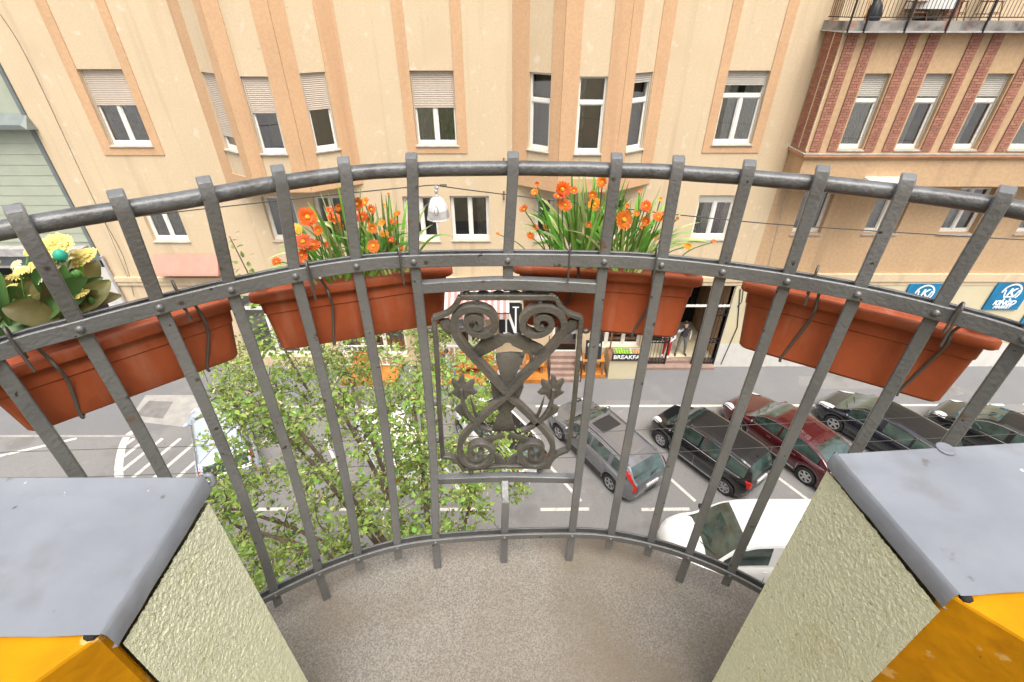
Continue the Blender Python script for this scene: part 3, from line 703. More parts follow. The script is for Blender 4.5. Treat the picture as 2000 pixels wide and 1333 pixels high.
        for i in range(6):
            z = tl[0]+(tl[1]-tl[0])*i/5; zt = belt(xr)
            x = xr if z < zt else interp(z, c['backz']) if 'backz' in c else xr
            yo = hw(x+.06)*(.97 if z < zt-.05 else .93)-(0 if z < zt else (z-zt)*tum/(c['H']-zt)*.9)
            wdt = tl[2]
            rr_.append([Vector((x+.16,sg*(yo+.018),z)), Vector((x+.05,sg*(yo+.004),z)), Vector((x-.012,sg*(yo-.05),z)), Vector((x-.022,sg*(yo-wdt),z))])
        k.loft(rr_, closed=False, caps=False); B('taillight', k, M_lampr, s=60)
        xm_ = c['mirror']; k = MB(); zb = belt(xm_)+.08
        k.ball((xm_, sg*(Wd*.97+.07), zb), (.07,.115,.075), 10, 6); k.tube([(xm_+.03,sg*Wd*.86,zb-.06),(xm_,sg*(Wd*.97),zb-.02)], .02, 6); B('wing_mirror', k, c.get('mirmat', paint), s=60)
        for xh in c['handles']:
            k = MB(); zh = belt(xh)-.13; k.tube([(xh-.09,sg*(skin(xh,zh)+.0),zh),(xh-.06,sg*(skin(xh,zh)+.025),zh),(xh+.06,sg*(skin(xh,zh)+.025),zh),(xh+.09,sg*(skin(xh,zh)),zh)], .012, 6); B('door_handle', k, c.get('hmat', paint), s=60)
        k = MB()
        for xs_ in c['seams']:
            k.strip([(xs_, sg*(skin(xs_, z)+.0005), z) for z in [low(xs_)+.06+(belt(xs_)-.03-low(xs_)-.06)*i/6 for i in range(7)]], (.004,0,0), (0,.004,0))
        k.strip([(x, sg*(hw(x)*1.0+.006), .34) for x in [ax[1]+rw+.1+(c['wb']-2*rw-.2)*i/6 for i in range(7)]], (0,.008,0), (0,0,.022)); B('side_moulding', k, c.get('mould', M_plast))
    k = MB(); k.box(xr-.035, xr+.05, -.26, .26, c['pz']-.055, c['pz']+.055); B('number_plate', k, M_plate)
    if 'backz' in c or c.get('round'):
        k = MB()
        for sg in (1,-1): k.strip([(xr-.004-.0*z, sg*Wd*.70, z) for z in (.50,.62,.74,.86)], (0,.004,0), (.004,0,0))
        k.strip([(xr-.012+.30*(y/Wd)**2*.4, y, .50) for y in [Wd*.70*i/4 for i in range(-4,5)]], (.004,0,0), (0,0,.004)); B('tailgate_seam', k, M_plast)
        k = MB(); zb_ = belt(xr+.1)+.06; k.tube([(interp(zb_, c.get('backz',[(1.0,xr+.02),(1.6,xr+.2)]))-.02, .05, zb_),(interp(zb_+.08, c.get('backz',[(1.0,xr+.02),(1.6,xr+.2)]))-.03, -.34, zb_+.08)], .009, 5); B('rear_wiper', k, M_plast)
    k = MB(); k.strip([(xr+.05+.30*(y/Wd)**2-.045, y, .42) for y in [Wd*.86*i/5 for i in range(-5,6)]], (.03,0,0), (0,0,.03)); B('rear_bumper_strip', k, c.get('bump', M_plast))
    k = MB(); k.strip([(xf-.03-.30*(y/Wd)**2.0, y, .42) for y in [Wd*.7*i/5 for i in range(-5,6)]], (.03,0,0), (0,0,.09)); B('grille', k, M_plast)
    k = MB(); k.strip([(ca+.02 if False else x, 0, rf(x)+.035) for x in (R0+.1, R0+.02)], (0,.05,0), (0,0,.012)); B('roof_fin', k, c.get('roofmat', paint))
    if c.get('wiper', True):
        k = MB(); x = cb-.10
        for y in (.1,-.42): k.tube([(x,y,rf(x)+.03),(x-.22,y+.5,rf(x-.22)+.035)], .009, 5)
        B('wiper', k, M_plast)
    return t
H_ = R(123)
fw = Vector((math.cos(H_), math.sin(H_), 0)); rt = Vector((fw.y, -fw.x, 0))
def place(rear_left, W, wb):    # from the ground point below the rear left wheel
    p = Vector((rear_left[0], rear_left[1], 0)); return p+rt*(W/2-.12)+fw*(wb/2)
wag = dict(L=4.65, W=1.86, H=1.47, wb=2.77, xr=-2.32, xf=2.33, rw=.325, paint=M_greyc, belt=[(-2.33,.93),(-1.2,.96),(.9,.93),(1.3,.90),(2.0,.78),(2.35,.60)],
    roof=[(-2.28,.94),(-1.85,1.36),(-1.5,1.43),(-.4,1.46),(.25,1.45),(.6,1.37),(1.25,.93),(1.4,.90)], cab=(-2.28,1.32), top=(-1.84,.42), pillars=[(-1.98,-1.18),(-1.08,-.22),(-.12,1.0)],
    head=(1.72,2.22,.16), tail=(.66,1.28,.05), backz=[(.9,-2.3),(1.36,-1.86)], mirror=.88, handles=(-.85,.15), seams=(.92,-.17,-1.12), pz=.74, sunroof=(-.35,.25,.40), trim=M_chrome, rails=M_greyc, spokes=5, twin=1, hmat=M_chrome)
make_car('silver grey estate car with a black sunroof, right of the white car', place((3.32,10.72),1.86,2.77), H_, wag)
fia = dict(L=4.05, W=1.78, H=1.60, wb=2.62, xr=-1.98, xf=2.05, fr=1.0, rw=.315, paint=M_blk, roofmat=M_blkr, belt=[(-2.05,1.02),(-.5,1.02),(1.0,1.0),(1.3,.97),(1.85,.85),(2.1,.66)],
    roof=[(-1.96,1.04),(-1.86,1.33),(-1.70,1.50),(-1.4,1.56),(-.3,1.60),(.45,1.57),(.75,1.49),(1.35,1.02),(1.5,.97)], cab=(-1.96,1.42), top=(-1.70,.62), pillars=[(-1.72,-1.15),(-1.02,-.12),(-.02,1.0)],
    head=(1.55,1.98,.13), tail=(.74,1.02,.10), mirror=1.0, handles=(-.8,.2), seams=(1.0,-.07,-1.05), pz=.80, trim=M_chrome, mould=M_chrome, bump=M_chrome, spokes=7, twin=1, tum=.19, rr=.75, round=1)
make_car('black boxy hatchback with round red tail lamps, left of the dark red saloon', place((6.97,10.57),1.78,2.62), R(126), fia)
red = dict(L=4.83, W=1.82, H=1.46, wb=2.76, xr=-2.42, xf=2.38, rw=.325, paint=M_redc, belt=[(-2.42,.86),(-2.2,.98),(-1.3,.96),(.9,.93),(1.3,.90),(2.05,.78),(2.38,.62)],
    roof=[(-2.12,.97),(-1.3,1.34),(-.9,1.42),(-.3,1.46),(.25,1.44),(.6,1.36),(1.25,.93),(1.4,.9)], cab=(-2.12,1.32), top=(-1.22,.42), pillars=[(-1.52,-.97),(-.93,-.12),(-.02,1.0)],
    head=(1.8,2.26,.15), tail=(.62,.90,.30), mirror=.9, handles=(-.75,.2), seams=(.95,-.07,-1.0), pz=.76, trim=M_chrome, mould=M_chrome, spokes=6, hmat=M_chrome)
make_car('dark red saloon car parked between two black cars', place((10.04,11.0),1.82,2.76), R(120), red)
hat = dict(L=4.35, W=1.81, H=1.50, wb=2.65, xr=-2.1, xf=2.25, rw=.32, paint=M_navy, roofmat=M_blkr, belt=[(-2.1,.98),(-.5,.97),(1.0,.93),(1.4,.90),(2.0,.75),(2.25,.58)],
    roof=[(-2.06,1.0),(-1.75,1.35),(-1.5,1.44),(-.3,1.5),(.35,1.48),(.7,1.40),(1.5,.93),(1.65,.9)], cab=(-2.06,1.58), top=(-1.72,.5), pillars=[(-1.6,-1.0),(-.9,-.05),(.06,1.12)],
    head=(1.5,2.14,.16), tail=(.75,1.1,.15), mirror=1.05, handles=(-.75,.25), seams=(1.08,0,-.95), pz=.8, trim=M_chrome, spokes=5, tum=.2)
make_car('dark navy hatchback with a long headlamp, right of the dark red saloon', place((13.72,11.3),1.81,2.65), H_, hat)
sml = dict(hat); sml.update(paint=M_blk, H=1.47, head=(1.72,2.1,.2), spokes=8)
make_car('black hatchback with an oval headlamp, rightmost in the row of parked cars', place((17.75,10.75),1.81,2.65), H_, sml)
wht = dict(fia); wht.pop('round'); wht.update(paint=M_whitec, H=1.52, roof=[(x, z-.10 if z > 1.2 else z) for x, z in fia['roof']], roofmat=M_blkr, pillar=M_blk, rails=M_whitec, trim=M_whitec, bump=M_whitec, mould=M_whitec, mirmat=M_blk, spokes=5,
    cab=(-1.96,1.42), head=(1.45,1.90,.16), tail=(.85,1.05,.16))
wht['belt'] = [(-2.05,.98),(-.5,.98),(1.0,.96),(1.3,.93),(1.85,.82),(2.1,.64)]
make_car('white hatchback with a black roof, seen behind the ironwork panel of the railing', place((-.42,11.05),1.78,2.62), R(125), wht)
bl = dict(wag); bl.update(paint=M_bluec, sunroof=None, rails=None)
make_car('pale blue car parked behind the tree beside the hatched road marking', place((-10.3,10.85),1.86,2.77), R(123), bl)
w2 = dict(wht); w2.update(roofmat=M_whitec, pillar=M_whitec, rails=None)
make_car('all white hatchback hidden behind the tree crown', place((-4.15,10.75),1.78,2.62), R(124), w2)
van = dict(van=1, L=4.9, W=1.90, H=1.96, wb=3.0, xr=-2.5, xf=2.42, rw=.34, paint=M_whitec, belt=[(-2.5,1.12),(1.2,1.12),(1.55,1.10),(2.15,.98),(2.42,.78)],
    roof=[(-2.48,1.6),(-2.4,1.88),(-2.2,1.94),(-.3,1.96),(.35,1.93),(.7,1.82),(1.5,1.14),(1.7,1.1)], cab=(-2.48,1.62), top=(-2.42,.56), pillars=[(-2.1,-.85),(-.1,1.12)],
    head=(1.85,2.3,.18), tail=(.8,1.2,.1), mirror=1.15, handles=(-.0,), seams=(1.2,-.02,-1.2), pz=.8, spokes=6, tum=.12, crown=.06, rr=.3, mirmat=M_plast)
make_car('white van driving along the near lane beside the right hand pier', (6.72,8.1,0), R(180), van, None)
# ================================================================== own house: wall, sills, balcony floor
M_stucco = P('green_stucco', (.84,.875,.66), .95, var=.05, vscale=3, fine=.05, fscale=160, bump=.5, bscale=420, spec=.12, spots=(48, .03, .13, (.36,.35,.17)), stain=[(9, (.70,.66,.42), .6, .8), (150, (.50,.49,.27), .66, .74)])
M_wall2 = P('house_render', (.60,.58,.46), .9, var=.06)
M_sillg = P('painted_grey_sill', (.195,.211,.24), .42, var=.08, vscale=9, bump=.25, bscale=22, spots=[(17, .02, .06, (.10,.095,.09))], stain=[(5, (.23,.25,.28), .48, .70), (12, (.165,.17,.185), .56, .70), (30, (.12,.115,.11), .69, .76), (75, (.6,.6,.6), .735, .75)])
M_orange = P('orange_painted_wood', (.50,.225,.003), .75, spec=.12, var=.14, vscale=14, bump=.4, bscale=22, spots=(24, .02, .07, (.08,.06,.04)), stain=[(30, (.58,.36,.12), .63, .66), (34, (.44,.19,.003), .56, .66), (46, (.05,.035,.02), .71, .73)])
M_terr = P('terrazzo_floor', (.235,.217,.19), .75, var=.10, vscale=5, fine=.24, fscale=260, stain=[(3.2, (.180,.145,.105), .42, .78)], spots=[(140, .02, .18, (.33,.305,.27)), (190, .03, .18, (.075,.065,.054)), (60, .0, .09, (.42,.40,.36))], bump=.25, bscale=260, spec=.25)
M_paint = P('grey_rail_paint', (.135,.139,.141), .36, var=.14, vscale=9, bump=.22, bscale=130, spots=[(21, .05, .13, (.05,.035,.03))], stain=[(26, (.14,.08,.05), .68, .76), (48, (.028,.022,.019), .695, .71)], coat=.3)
M_orn = P('shaded_brown_iron', (.092,.087,.077), .42, var=.2, vscale=12, bump=.35, bscale=110, stain=[(30, (.13,.075,.03), .66, .76)], coat=.2)  # rail paint with the ornament's shading put into a darker, browner colour
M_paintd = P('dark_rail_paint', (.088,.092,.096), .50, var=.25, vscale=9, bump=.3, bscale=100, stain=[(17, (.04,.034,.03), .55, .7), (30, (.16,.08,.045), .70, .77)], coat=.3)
ZFL = HC-1.36; ZM = HC-.42; ZT_ = HC-.25; ZB = HC-1.24
ZS = HC-.5
house = thing('house', 'own house with pale green stucco piers, grey metal sills and orange woodwork', 'building', (0,.3,ZFL))
# house facade, opening around the camera enlarged to let daylight onto the balcony
hw_ = MB(); cells(hw_, (14,.40), (-1,0), (0,1), 28, 0, 17.6, [(14-2.6,14+2.5,ZFL-.02,16.8)], .18); hw_.build('wall', M_wall2, house)
rmb = MB(); a,b,yb,zt_ = -2.58, 2.48, -1.5, 15.1  # unseen room walls added to block low sky behind, left roofless for sun
rmb.poly([(a,.2,ZFL-.02),(b,.2,ZFL-.02),(b,yb,ZFL-.02),(a,yb,ZFL-.02)]); rmb.poly([(a,yb,ZFL),(b,yb,ZFL),(b,yb,zt_),(a,yb,zt_)]); rmb.poly([(a,.2,ZFL),(a,yb,ZFL),(a,yb,zt_),(a,.2,zt_)]); rmb.poly([(b,.2,ZFL),(b,yb,ZFL),(b,yb,zt_),(b,.2,zt_)]); rmb.build('sky_block_shell', M_pale, house)
def stucco_grid(mb, o, eu, ev, nu, nv, nrm, amp, seed):
    o = Vector(o); eu = Vector(eu); ev = Vector(ev); nrm = Vector(nrm); pts = []; F = []
    for j in range(nv+1):
        for i in range(nu+1):
            p = o+eu*(i/nu)+ev*(j/nv); e = min(1, 6*min(i/nu, 1-i/nu)+.0)
            q_ = p+Vector((seed,0,0)); dd = mnoise.voronoi(q_*270)[0]; h = .8-1.7*dd[0]+.45*mnoise.noise(q_*120)-1.0*max(0, mnoise.noise(q_*170)-.22)*3
            h = max(-1.1, min(.8, h))
            pts.append(p+nrm*(amp*h*(.35+.65*e)*.9))
    for j in range(nv):
        for i in range(nu): F.append((j*(nu+1)+i, j*(nu+1)+i+1, (j+1)*(nu+1)+i+1, (j+1)*(nu+1)+i))
    mb.add(pts, F)
LX, RX = -.398, .448
# left pier
LY1 = .405; LY0 = .232
k = MB(); stucco_grid(k, (LX+.006,LY0,ZFL), (0,LY1-LY0-.004,0), (0,0,ZS-.03-ZFL), 130, 520, (1,0,0), .0013, 1)
stucco_grid(k, (LX+.006,LY1-.004,ZFL), (-1.3,0,0), (0,0,ZS-.03-ZFL), 60, 40, (0,1,0), .001, 3); k.build('pier', M_stucco, house, 60)
RY1a = onZ(1637,890,ZS); RY0a = onZ(1872,1165,ZS)
rd_ = Vector((RY1a.x-RY0a.x, RY1a.y-RY0a.y, 0)); rn = Vector((-rd_.y, rd_.x, 0)).normalized()
k = MB(); stucco_grid(k, (RY0a.x-.004,RY0a.y,ZFL), rd_, (0,0,ZS-.03-ZFL), 130, 520, rn, .0013, 2)
stucco_grid(k, (RY1a.x+.004,RY1a.y-.004,ZFL), (1.3,.06,0), (0,0,ZS-.03-ZFL), 60, 40, (0,1,0), .001, 5); k.build('pier', M_stucco, house, 60)
def sill(corner_far, corner_near, out, far_dir):
    """sheet metal sill: gently dented top, rolled inner edge turned down"""
    k = MB(); a = Vector(corner_far); b = Vector(corner_near); far = Vector(far_dir); nu, nv = 46, 30; pts = []; F = []
    for j in range(nv+1):
        for i in range(nu+1):
            s = i/nu; t_ = j/nv; p = b.lerp(a, t_)+far*(1.4*s*s if s < 1 else 1.4)
            h = .006*mnoise.noise(p*8)+.0022*mnoise.noise(p*24)+.0006*mnoise.noise(p*70)
            e = min(1, s*9); h *= e*min(1,(1-t_)*6)
            h += .004*(1-min(1,s*14))**2+.004*max(0,(t_-.9)/.1)*.6
            pts.append(p+Vector((0,0,h)))
    for j in range(nv):
        for i in range(nu): F.append((j*(nu+1)+i, j*(nu+1)+i+1, (j+1)*(nu+1)+i+1, (j+1)*(nu+1)+i))
    k.add(pts, F)
    # turned-down lips: inner edge and front edge
    lip = []
    for j in range(nv+1):
        p = pts[j*(nu+1)]; wob = .002*mnoise.noise(p*30)
        lip.append([p, p+Vector((out*.004,0,-.004)), p+Vector((out*.005,0,-.026+wob)), p+Vector((-out*.003,0,-.030+wob))])
    k.loft(lip, closed=False, caps=False)
    lip = []
    for i in range(nu+1):
        p = pts[nv*(nu+1)+i]; lip.append([p, p+Vector((0,.004,-.004)), p+Vector((0,.006,-.03)), p+Vector((0,-.002,-.034))])
    k.loft(lip, closed=False, caps=False)
    return k.build('sill', M_sillg, house, 50)
la = onZ(396,936,ZS); lb = onZ(200,1242,ZS); sill(la, lb, 1, (-1,0,0))
ra = RY1a+Vector((-.004,0,0)); sill(ra, RY0a, -1, (1,.075,0))
k = MB(); k.tube(smooth([la+Vector((-.004,.004,-.002)), la+Vector((.006,.006,.0)), la+Vector((.008,.004,-.012)), la+Vector((.003,.003,-.016))],4), .0035, 8); k.build('rolled_lip', M_sillg, house, 60)
k = MB(); c_ = onZ(1845,880,ZS)+Vector((0,0,.003)); k.lathe([(.0115,-.004),(.0115,.001),(.009,.0022),(.006,.0012),(0,.0018)], c_, n=20); k.build('sealing_washer', M_sillg, house, 60)
# orange woodwork inside the sills
def wood(poly, z0, z1):
    k = MB(); n_ = 12
    k.prism([(x,y,z0) for x, y in poly], (0,0,z1-z0)); return k.build('window_board', M_orange, house, bevel=.004)
lo_ = onZ(165,1238,ZS-.008); l1_ = onZ(70,1333,ZS-.008)
wood([(lo_.x+.016,lo_.y+.006), (-1.4,lo_.y+.008), (-1.4,-.02), (l1_.x-.018,.0), (l1_.x,l1_.y), (lo_.x+.016,lo_.y-.004)], ZFL, ZS-.006)
ro_ = onZ(1884,1168,ZS-.008); r1_ = onZ(2000,1243,ZS-.008)
dr_ = (r1_-ro_)
wood([(ro_.x-.016,ro_.y+.004), (ro_.x+dr_.x*2.2,ro_.y+dr_.y*2.2), (1.4,.05), (1.4,.345), (ro_.x-.010,ro_.y+.012)], ZFL, ZS-.006)
for c_ in (onZ(178,1241,ZS-.006), onZ(1886,1168,ZS-.006)):
    k = MB(); k.ball(c_, (.007,.006,.0045), 8, 5); k.build('paint_crack', M_dark, house, 60)
k = MB(); stucco = None
# balcony slab
edge = smooth([(-.72,.47,0)]+[onZ(u,v,ZFL) for u,v in ((490,1180),(536,1160),(620,1112),(700,1075),(778,1052),(850,1042),(985,1036),(1118,1040),(1193,1050),(1272,1070),(1347,1098),(1427,1131),(1495,1163),(1570,1203))]+[(.80,.5,0)], 4)
edge = [Vector((p.x,p.y,ZFL)) for p in edge]
fl = MB(); pl = [Vector((-.75,.18,ZFL))]+edge+[Vector((.83,.18,ZFL))]
fl.prism([Vector((p.x,p.y,ZFL-.14)) for p in reversed(pl)], (0,0,.14)); struct(fl, 'balcony_floor', M_terr)

# ================================================================== railing
rail = thing('balcony_railing', 'curved grey iron balcony railing with an ornamental vase panel in the middle', 'railing', (0,.88,ZFL))
top_px = dict(L6=(50,450),L5=(244,422),L4=(414,392),L3=(548,361),L2=(677,349),L1=(806,337),C=(1002,334),R1=(1202,337),R2=(1321,346),R3=(1457,354),R4=(1597,365),R5=(1760,382),R6=(1947,410))
mid_px = dict(L7=(-22,690),L6=(155,637),L5=(311,597),L4=(450,561),L3=(576,535),L2=(696,516),L1=(809,506),C=(992,504),R1=(1179,505),R2=(1292,515),R3=(1411,527),R4=(1537,544),R5=(1675,570),R6=(1829,606),R7=(2003,657))
bot_px = dict(L5=(536,1157),L4=(622,1115),L3=(699,1087),L2=(776,1065),L1=(851,1054),C=(985,1040),R1=(1117,1040),R2=(1193,1048),R3=(1270,1060),R4=(1345,1083),R5=(1427,1118),R6=(1510,1163))
NM = ['L7','L6','L5','L4','L3','L2','L1','C','R1','R2','R3','R4','R5','R6','R7']
Mp = {k: onZ(*v, ZM) for k, v in mid_px.items()}; Bp = {k: onZ(*v, ZB) for k, v in bot_px.items()}; Tp = {k: onZ(*v, ZT_) for k, v in top_px.items()}
Bp['L6'] = Mp['L6']+(Bp['L5']-Mp['L5'])*1.0; Bp['L7'] = Mp['L7']+(Bp['L5']-Mp['L5']); Bp['R7'] = Mp['R7']+(Bp['R6']-Mp['R6'])
Tp['L7'] = Mp['L7']+(Tp['L6']-Mp['L6']); Tp['R7'] = Mp['R7']+(Tp['R6']-Mp['R6'])
for d_ in (Mp, Bp, Tp):       # light smoothing of the measured plan so the rings run fair
    for _ in range(2):
        q = {}
        for i in range(1, len(NM)-1):
            a, b, c = d_[NM[i-1]], d_[NM[i]], d_[NM[i+1]]
            s = (c-a); s.normalize(); nrm = Vector((-s.y,s.x,0)); f = (b-a).dot(s)/(c-a).dot(s)
            tgt = a.lerp(c, f); 
            q[NM[i]] = nrm*0
        
def outd(i):
    a = Mp[NM[max(i-1,0)]]; b = Mp[NM[min(i+1,len(NM)-1)]]; t = (b-a); t.z = 0; t.normalize(); return t, Vector((-t.y,t.x,0))
def ext(P):
    a, b = P[0]+(P[0]-P[1])*1.2+Vector((0,-.10,0)), P[-1]+(P[-1]-P[-2])*1.2+Vector((0,-.08,0)); return [a]+P+[b]
def fair(P, it=3):
    P = [p.copy() for p in P]
    for _ in range(it):
        Q = [p.copy() for p in P]
        for i in range(2, len(P)-2):
            pred = (-P[i-2]+4*P[i-1]+4*P[i+1]-P[i+2])/6
            s = (P[i+1]-P[i-1]).normalized(); n_ = Vector((-s.y,s.x,0)); Q[i] = P[i]+n_*((pred-P[i]).dot(n_))*.5
        P = Q
    return P
for d_ in (Mp, Bp, Tp):
    q = fair([d_[k] for k in NM]); 
    for k_, p in zip(NM, q): d_[k_] = p
def ring(D, off, hh, th, z):
    base = smooth(ext([D[k] for k in NM]), 5); out = []
    for i, p in enumerate(base):
        t = base[min(i+1,len(base)-1)]-base[max(i-1,0)]; t.z = 0; t.normalize(); n_ = Vector((-t.y,t.x,0)); out.append(Vector((p.x,p.y,z))+n_*off)
    mb = MB(); mb.strip(out, lambda i, t: Vector((-t.y,t.x,0)).normalized()*th/2, (0,0,hh/2)); return mb
BT, BW = .012, .021
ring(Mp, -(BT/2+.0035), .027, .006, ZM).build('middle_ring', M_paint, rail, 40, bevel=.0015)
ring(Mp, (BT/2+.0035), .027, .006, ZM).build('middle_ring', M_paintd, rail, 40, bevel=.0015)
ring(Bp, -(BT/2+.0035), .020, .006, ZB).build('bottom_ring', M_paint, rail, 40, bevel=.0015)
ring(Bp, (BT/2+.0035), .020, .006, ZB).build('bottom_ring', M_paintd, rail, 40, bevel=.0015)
base = smooth(ext([Tp[k] for k in NM]), 6); tp = []
for i, p in enumerate(base):
    t = base[min(i+1,len(base)-1)]-base[max(i-1,0)]; t.z = 0; t.normalize(); n_ = Vector((-t.y,t.x,0))
    tp.append(Vector((p.x,p.y,ZT_))+n_*(BT/2+.0135)+Vector((0,0,.0012*mnoise.noise(p*14))))
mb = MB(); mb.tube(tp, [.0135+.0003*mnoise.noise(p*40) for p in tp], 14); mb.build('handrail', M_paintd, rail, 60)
LONG = ('L4','L1','C','R1','R4')
rv = MB(); rv.ball((0,0,0), (.0065,.0065,.0065), 10, 6); rme = bpy.data.meshes.new('rivet'); rme.from_pydata(rv.v, [], rv.f); rme.materials.append(M_paint); rme.polygons.foreach_set('use_smooth', [True]*len(rme.polygons))
for i, nm in enumerate(NM):
    t, o = outd(i); m_, b_, T_ = Mp[nm], Bp[nm], Tp[nm]
    path = [T_+o*.017+Vector((0,0,.0265)), T_+o*.010+Vector((0,0,.026)), T_+o*.003+Vector((0,0,.0215)), T_+Vector((0,0,.012)), T_]
    path += [T_.lerp(m_, .5)]
    n_ = 22
    for j in range(n_+1):
        f = j/n_; z = ZM+(ZB-ZM)*f; gx_ = f**2.3
        path.append(Vector((m_.x+(b_.x-m_.x)*gx_, m_.y+(b_.y-m_.y)*gx_, z)))
    dv = Vector((b_.x-m_.x, b_.y-m_.y, 0))
    endz = ZFL-.01 if nm in LONG else ZB-.052
    path.append(Vector((b_.x,b_.y,ZB-.02))+dv*.04); path.append(Vector((b_.x,b_.y,endz))+dv*(.10 if nm not in LONG else .16))
    if nm == 'C':
        seg1 = [p for p in path if p.z > ZM-.075]; seg1.append(Vector((m_.x,m_.y,onY(985,560,.905).z))); seg2 = [Vector((onY(986,930,.91).x, .908, onY(986,930,.91).z))]+[p for p in path if p.z < onY(986,940,.91).z]
        segs = [seg1, seg2]
    else: segs = [path]
    for sg_ in segs:
        k = MB(); k.strip(sg_, lambda i_, tt, t=t: t*BW/2, lambda i_, tt, t=t: (tt.cross(t)).normalized()*BT/2); k.build('bar', M_paint, rail, 35, bevel=.0022)
    inst('rivet', rme, rail, Matrix.Translation(Vector((m_.x,m_.y,ZM))-o*(BT/2+.0055)))
    inst('rivet', rme, rail, Matrix.Translation(Vector((b_.x,b_.y,ZB))-o*(BT/2+.0055)) @ Matrix.Scale(.75,4))
# ornamental panel, in the plane of the three middle bars
PY = .905
def pp(u, v, dy=0.0): return onY(u, v, PY+dy)
c7 = lambda x, y: (830+x/5.714, 540+y/5.714)
c8 = lambda x, y: (830+x/5.714, 720+y/5.714)
axis = lambda v: 995.0-7.5*(v-580)/350
mir = lambda q: [(2*axis(v)-u, v) for u, v in q]
def iron(px, wpx, dep=.010, k=4, dy=0.0, taper=None):
    pts = smooth([pp(u, v, dy) for u, v in px], k) if k > 1 else [pp(u, v, dy) for u, v in px]
    hwid = wpx/2*onY(1001,750,PY).x/1.0
    L_ = len(pts)
    mb.strip(pts, lambda i, t: Vector((t.z,0,-t.x)).normalized()*hwid*(1 if taper is None else taper[0]+(taper[1]-taper[0])*i/(L_-1)), (0,dep,0))
pm = MB
mb = MB(); iron([(820,561),(900,556),(985,553),(1080,556),(1172,561)], 20, .010); mb.build('cross_rail', M_paint, rail, 35, bevel=.002)
mb = MB(); iron([(848,937),(920,934),(985,932),(1060,933),(1122,935)], 18, .010); mb.build('cross_rail', M_paint, rail, 35, bevel=.002)
orn = mb = MB()
frm = [c7(390,222),c7(1460,222)]; iron(frm, 10, .009, 1)
cornL = [c7(392,222),c7(350,310),c7(280,385),c7(185,430),c7(95,458)]; iron(cornL, 8.5, .008); iron([c7(1458,222),c7(1500,310),c7(1565,385),c7(1650,430),c7(1745,458)], 8.5, .008)
iron([c7(100,455),c7(135,900),c8(165,500),c8(200,980)], 8.5, .008); iron([c7(1740,455),c7(1710,900),c8(1650,500),c8(1595,900)], 8.5, .008)
iron([c8(195,975),c8(300,985),c8(380,1040),c8(440,1125)], 9, .009); iron([c8(1595,900),c8(1480,945),c8(1405,1015),c8(1375,1095)], 9, .009)
iron([c8(430,1110),c8(700,1092),c8(930,1082),c8(1380,1090)], 8.5, .008)
orn.build('panel_frame', M_orn, rail, 40, bevel=.0015)
S1 = [c7(930,1300),c7(700,1050),c7(540,880),c7(400,720),c7(330,590),c7(328,480),c7(385,390),c7(480,348),c7(600,342),c7(710,380),c7(775,460),c7(782,540),c7(735,605),c7(650,635),c7(560,618),c7(490,570),c7(463,505),c7(492,450),c7(555,432),c7(612,455),c7(628,510),c7(592,552),c7(545,535)]
mb = MB(); iron(S1, 12.5, .013, 6, 0, (1,.85)); mb.build('scroll', M_orn, rail, 40, bevel=.0015)
mb = MB(); iron(mir(S1), 12.5, .013, 6, -.004, (1,.85)); mb.build('scroll', M_orn, rail, 40, bevel=.0015)
S2 = [c8(925,280),c8(760,420),c8(600,570),c8(480,690),c8(410,790),c8(387,880),c8(400,965),c8(455,1032),c8(560,1072),c8(670,1052),c8(745,985),c8(755,905),c8(690,840),c8(600,825),c8(520,862),c8(502,930),c8(540,985),c8(600,990),c8(638,950),c8(610,915)]
mb = MB(); iron(S2, 11.5, .012, 6, -.004, (1,.9)); mb.build('scroll', M_orn, rail, 40, bevel=.0015)
mb = MB(); iron(mir(S2), 11.5, .012, 6, 0, (1,.9)); mb.build('scroll', M_orn, rail, 40, bevel=.0015)
def relief(px, name, th=.010, dome=.012, dy=.0, k=3):
    pts = smooth([pp(u, v, dy) for u, v in px]+[pp(*px[0], dy)], k)[:-1]; n_ = len(pts); c_ = sum(pts, Vector())/n_
    m_ = MB(); rings = []
    for s, off in ((1.0,th/2),(1.0,-th*.2),(.94,-th*.5-dome*.3),(.6,-th*.5-dome*.6),(.2,-th*.5-dome*.7)):
        rings.append([c_+(p-c_)*s+Vector((0,off,0)) for p in pts])
    m_.loft(rings); return m_.build(name, M_orn, rail, 45)
vase = [c7(800,870),c7(950,852),c7(1095,865),c7(1105,890),c7(1040,960),c7(990,1050),c7(1010,1110),c7(1080,1150),c7(1100,1230),c8(1090,230),c8(1060,310),c8(1010,420),c8(955,480),c8(945,540),c8(965,610),c8(1010,665),c8(1000,690),c8(870,694),c8(735,690),c8(745,668),c8(800,610),c8(830,555),c8(832,480),c8(790,430),c8(752,320),c8(737,200),c8(755,130),c7(800,1140),c7(850,1095),c7(868,1040),c7(830,970),c7(790,905)]
relief(vase, 'vase', .010, .006, .013, 2)
mb = MB(); mb.tube(smooth([pp(*c7(x,y),.004) for x,y in ((1085,880),(1120,840),(1165,850),(1188,910),(1175,980),(1110,1040),(1050,1090),(1015,1125))],4), .0042, 8); mb.build('vase_handle', M_orn, rail, 60)
sw = [c7(545,800),c7(600,740),c7(640,690),c7(690,690),c7(720,650),c7(780,665),c7(830,640),c7(880,655),c7(930,635),c7(990,655),c7(1040,635),c7(1100,665),c7(1150,670),c7(1200,720),c7(1280,755),c7(1340,810),c7(1270,885),c7(1190,850),c7(1130,750),c7(1010,708),c7(900,705),c7(790,735),c7(720,805),c7(610,895),c7(560,865)]
relief(sw, 'leaf_swag', .006, .004, .006, 2)
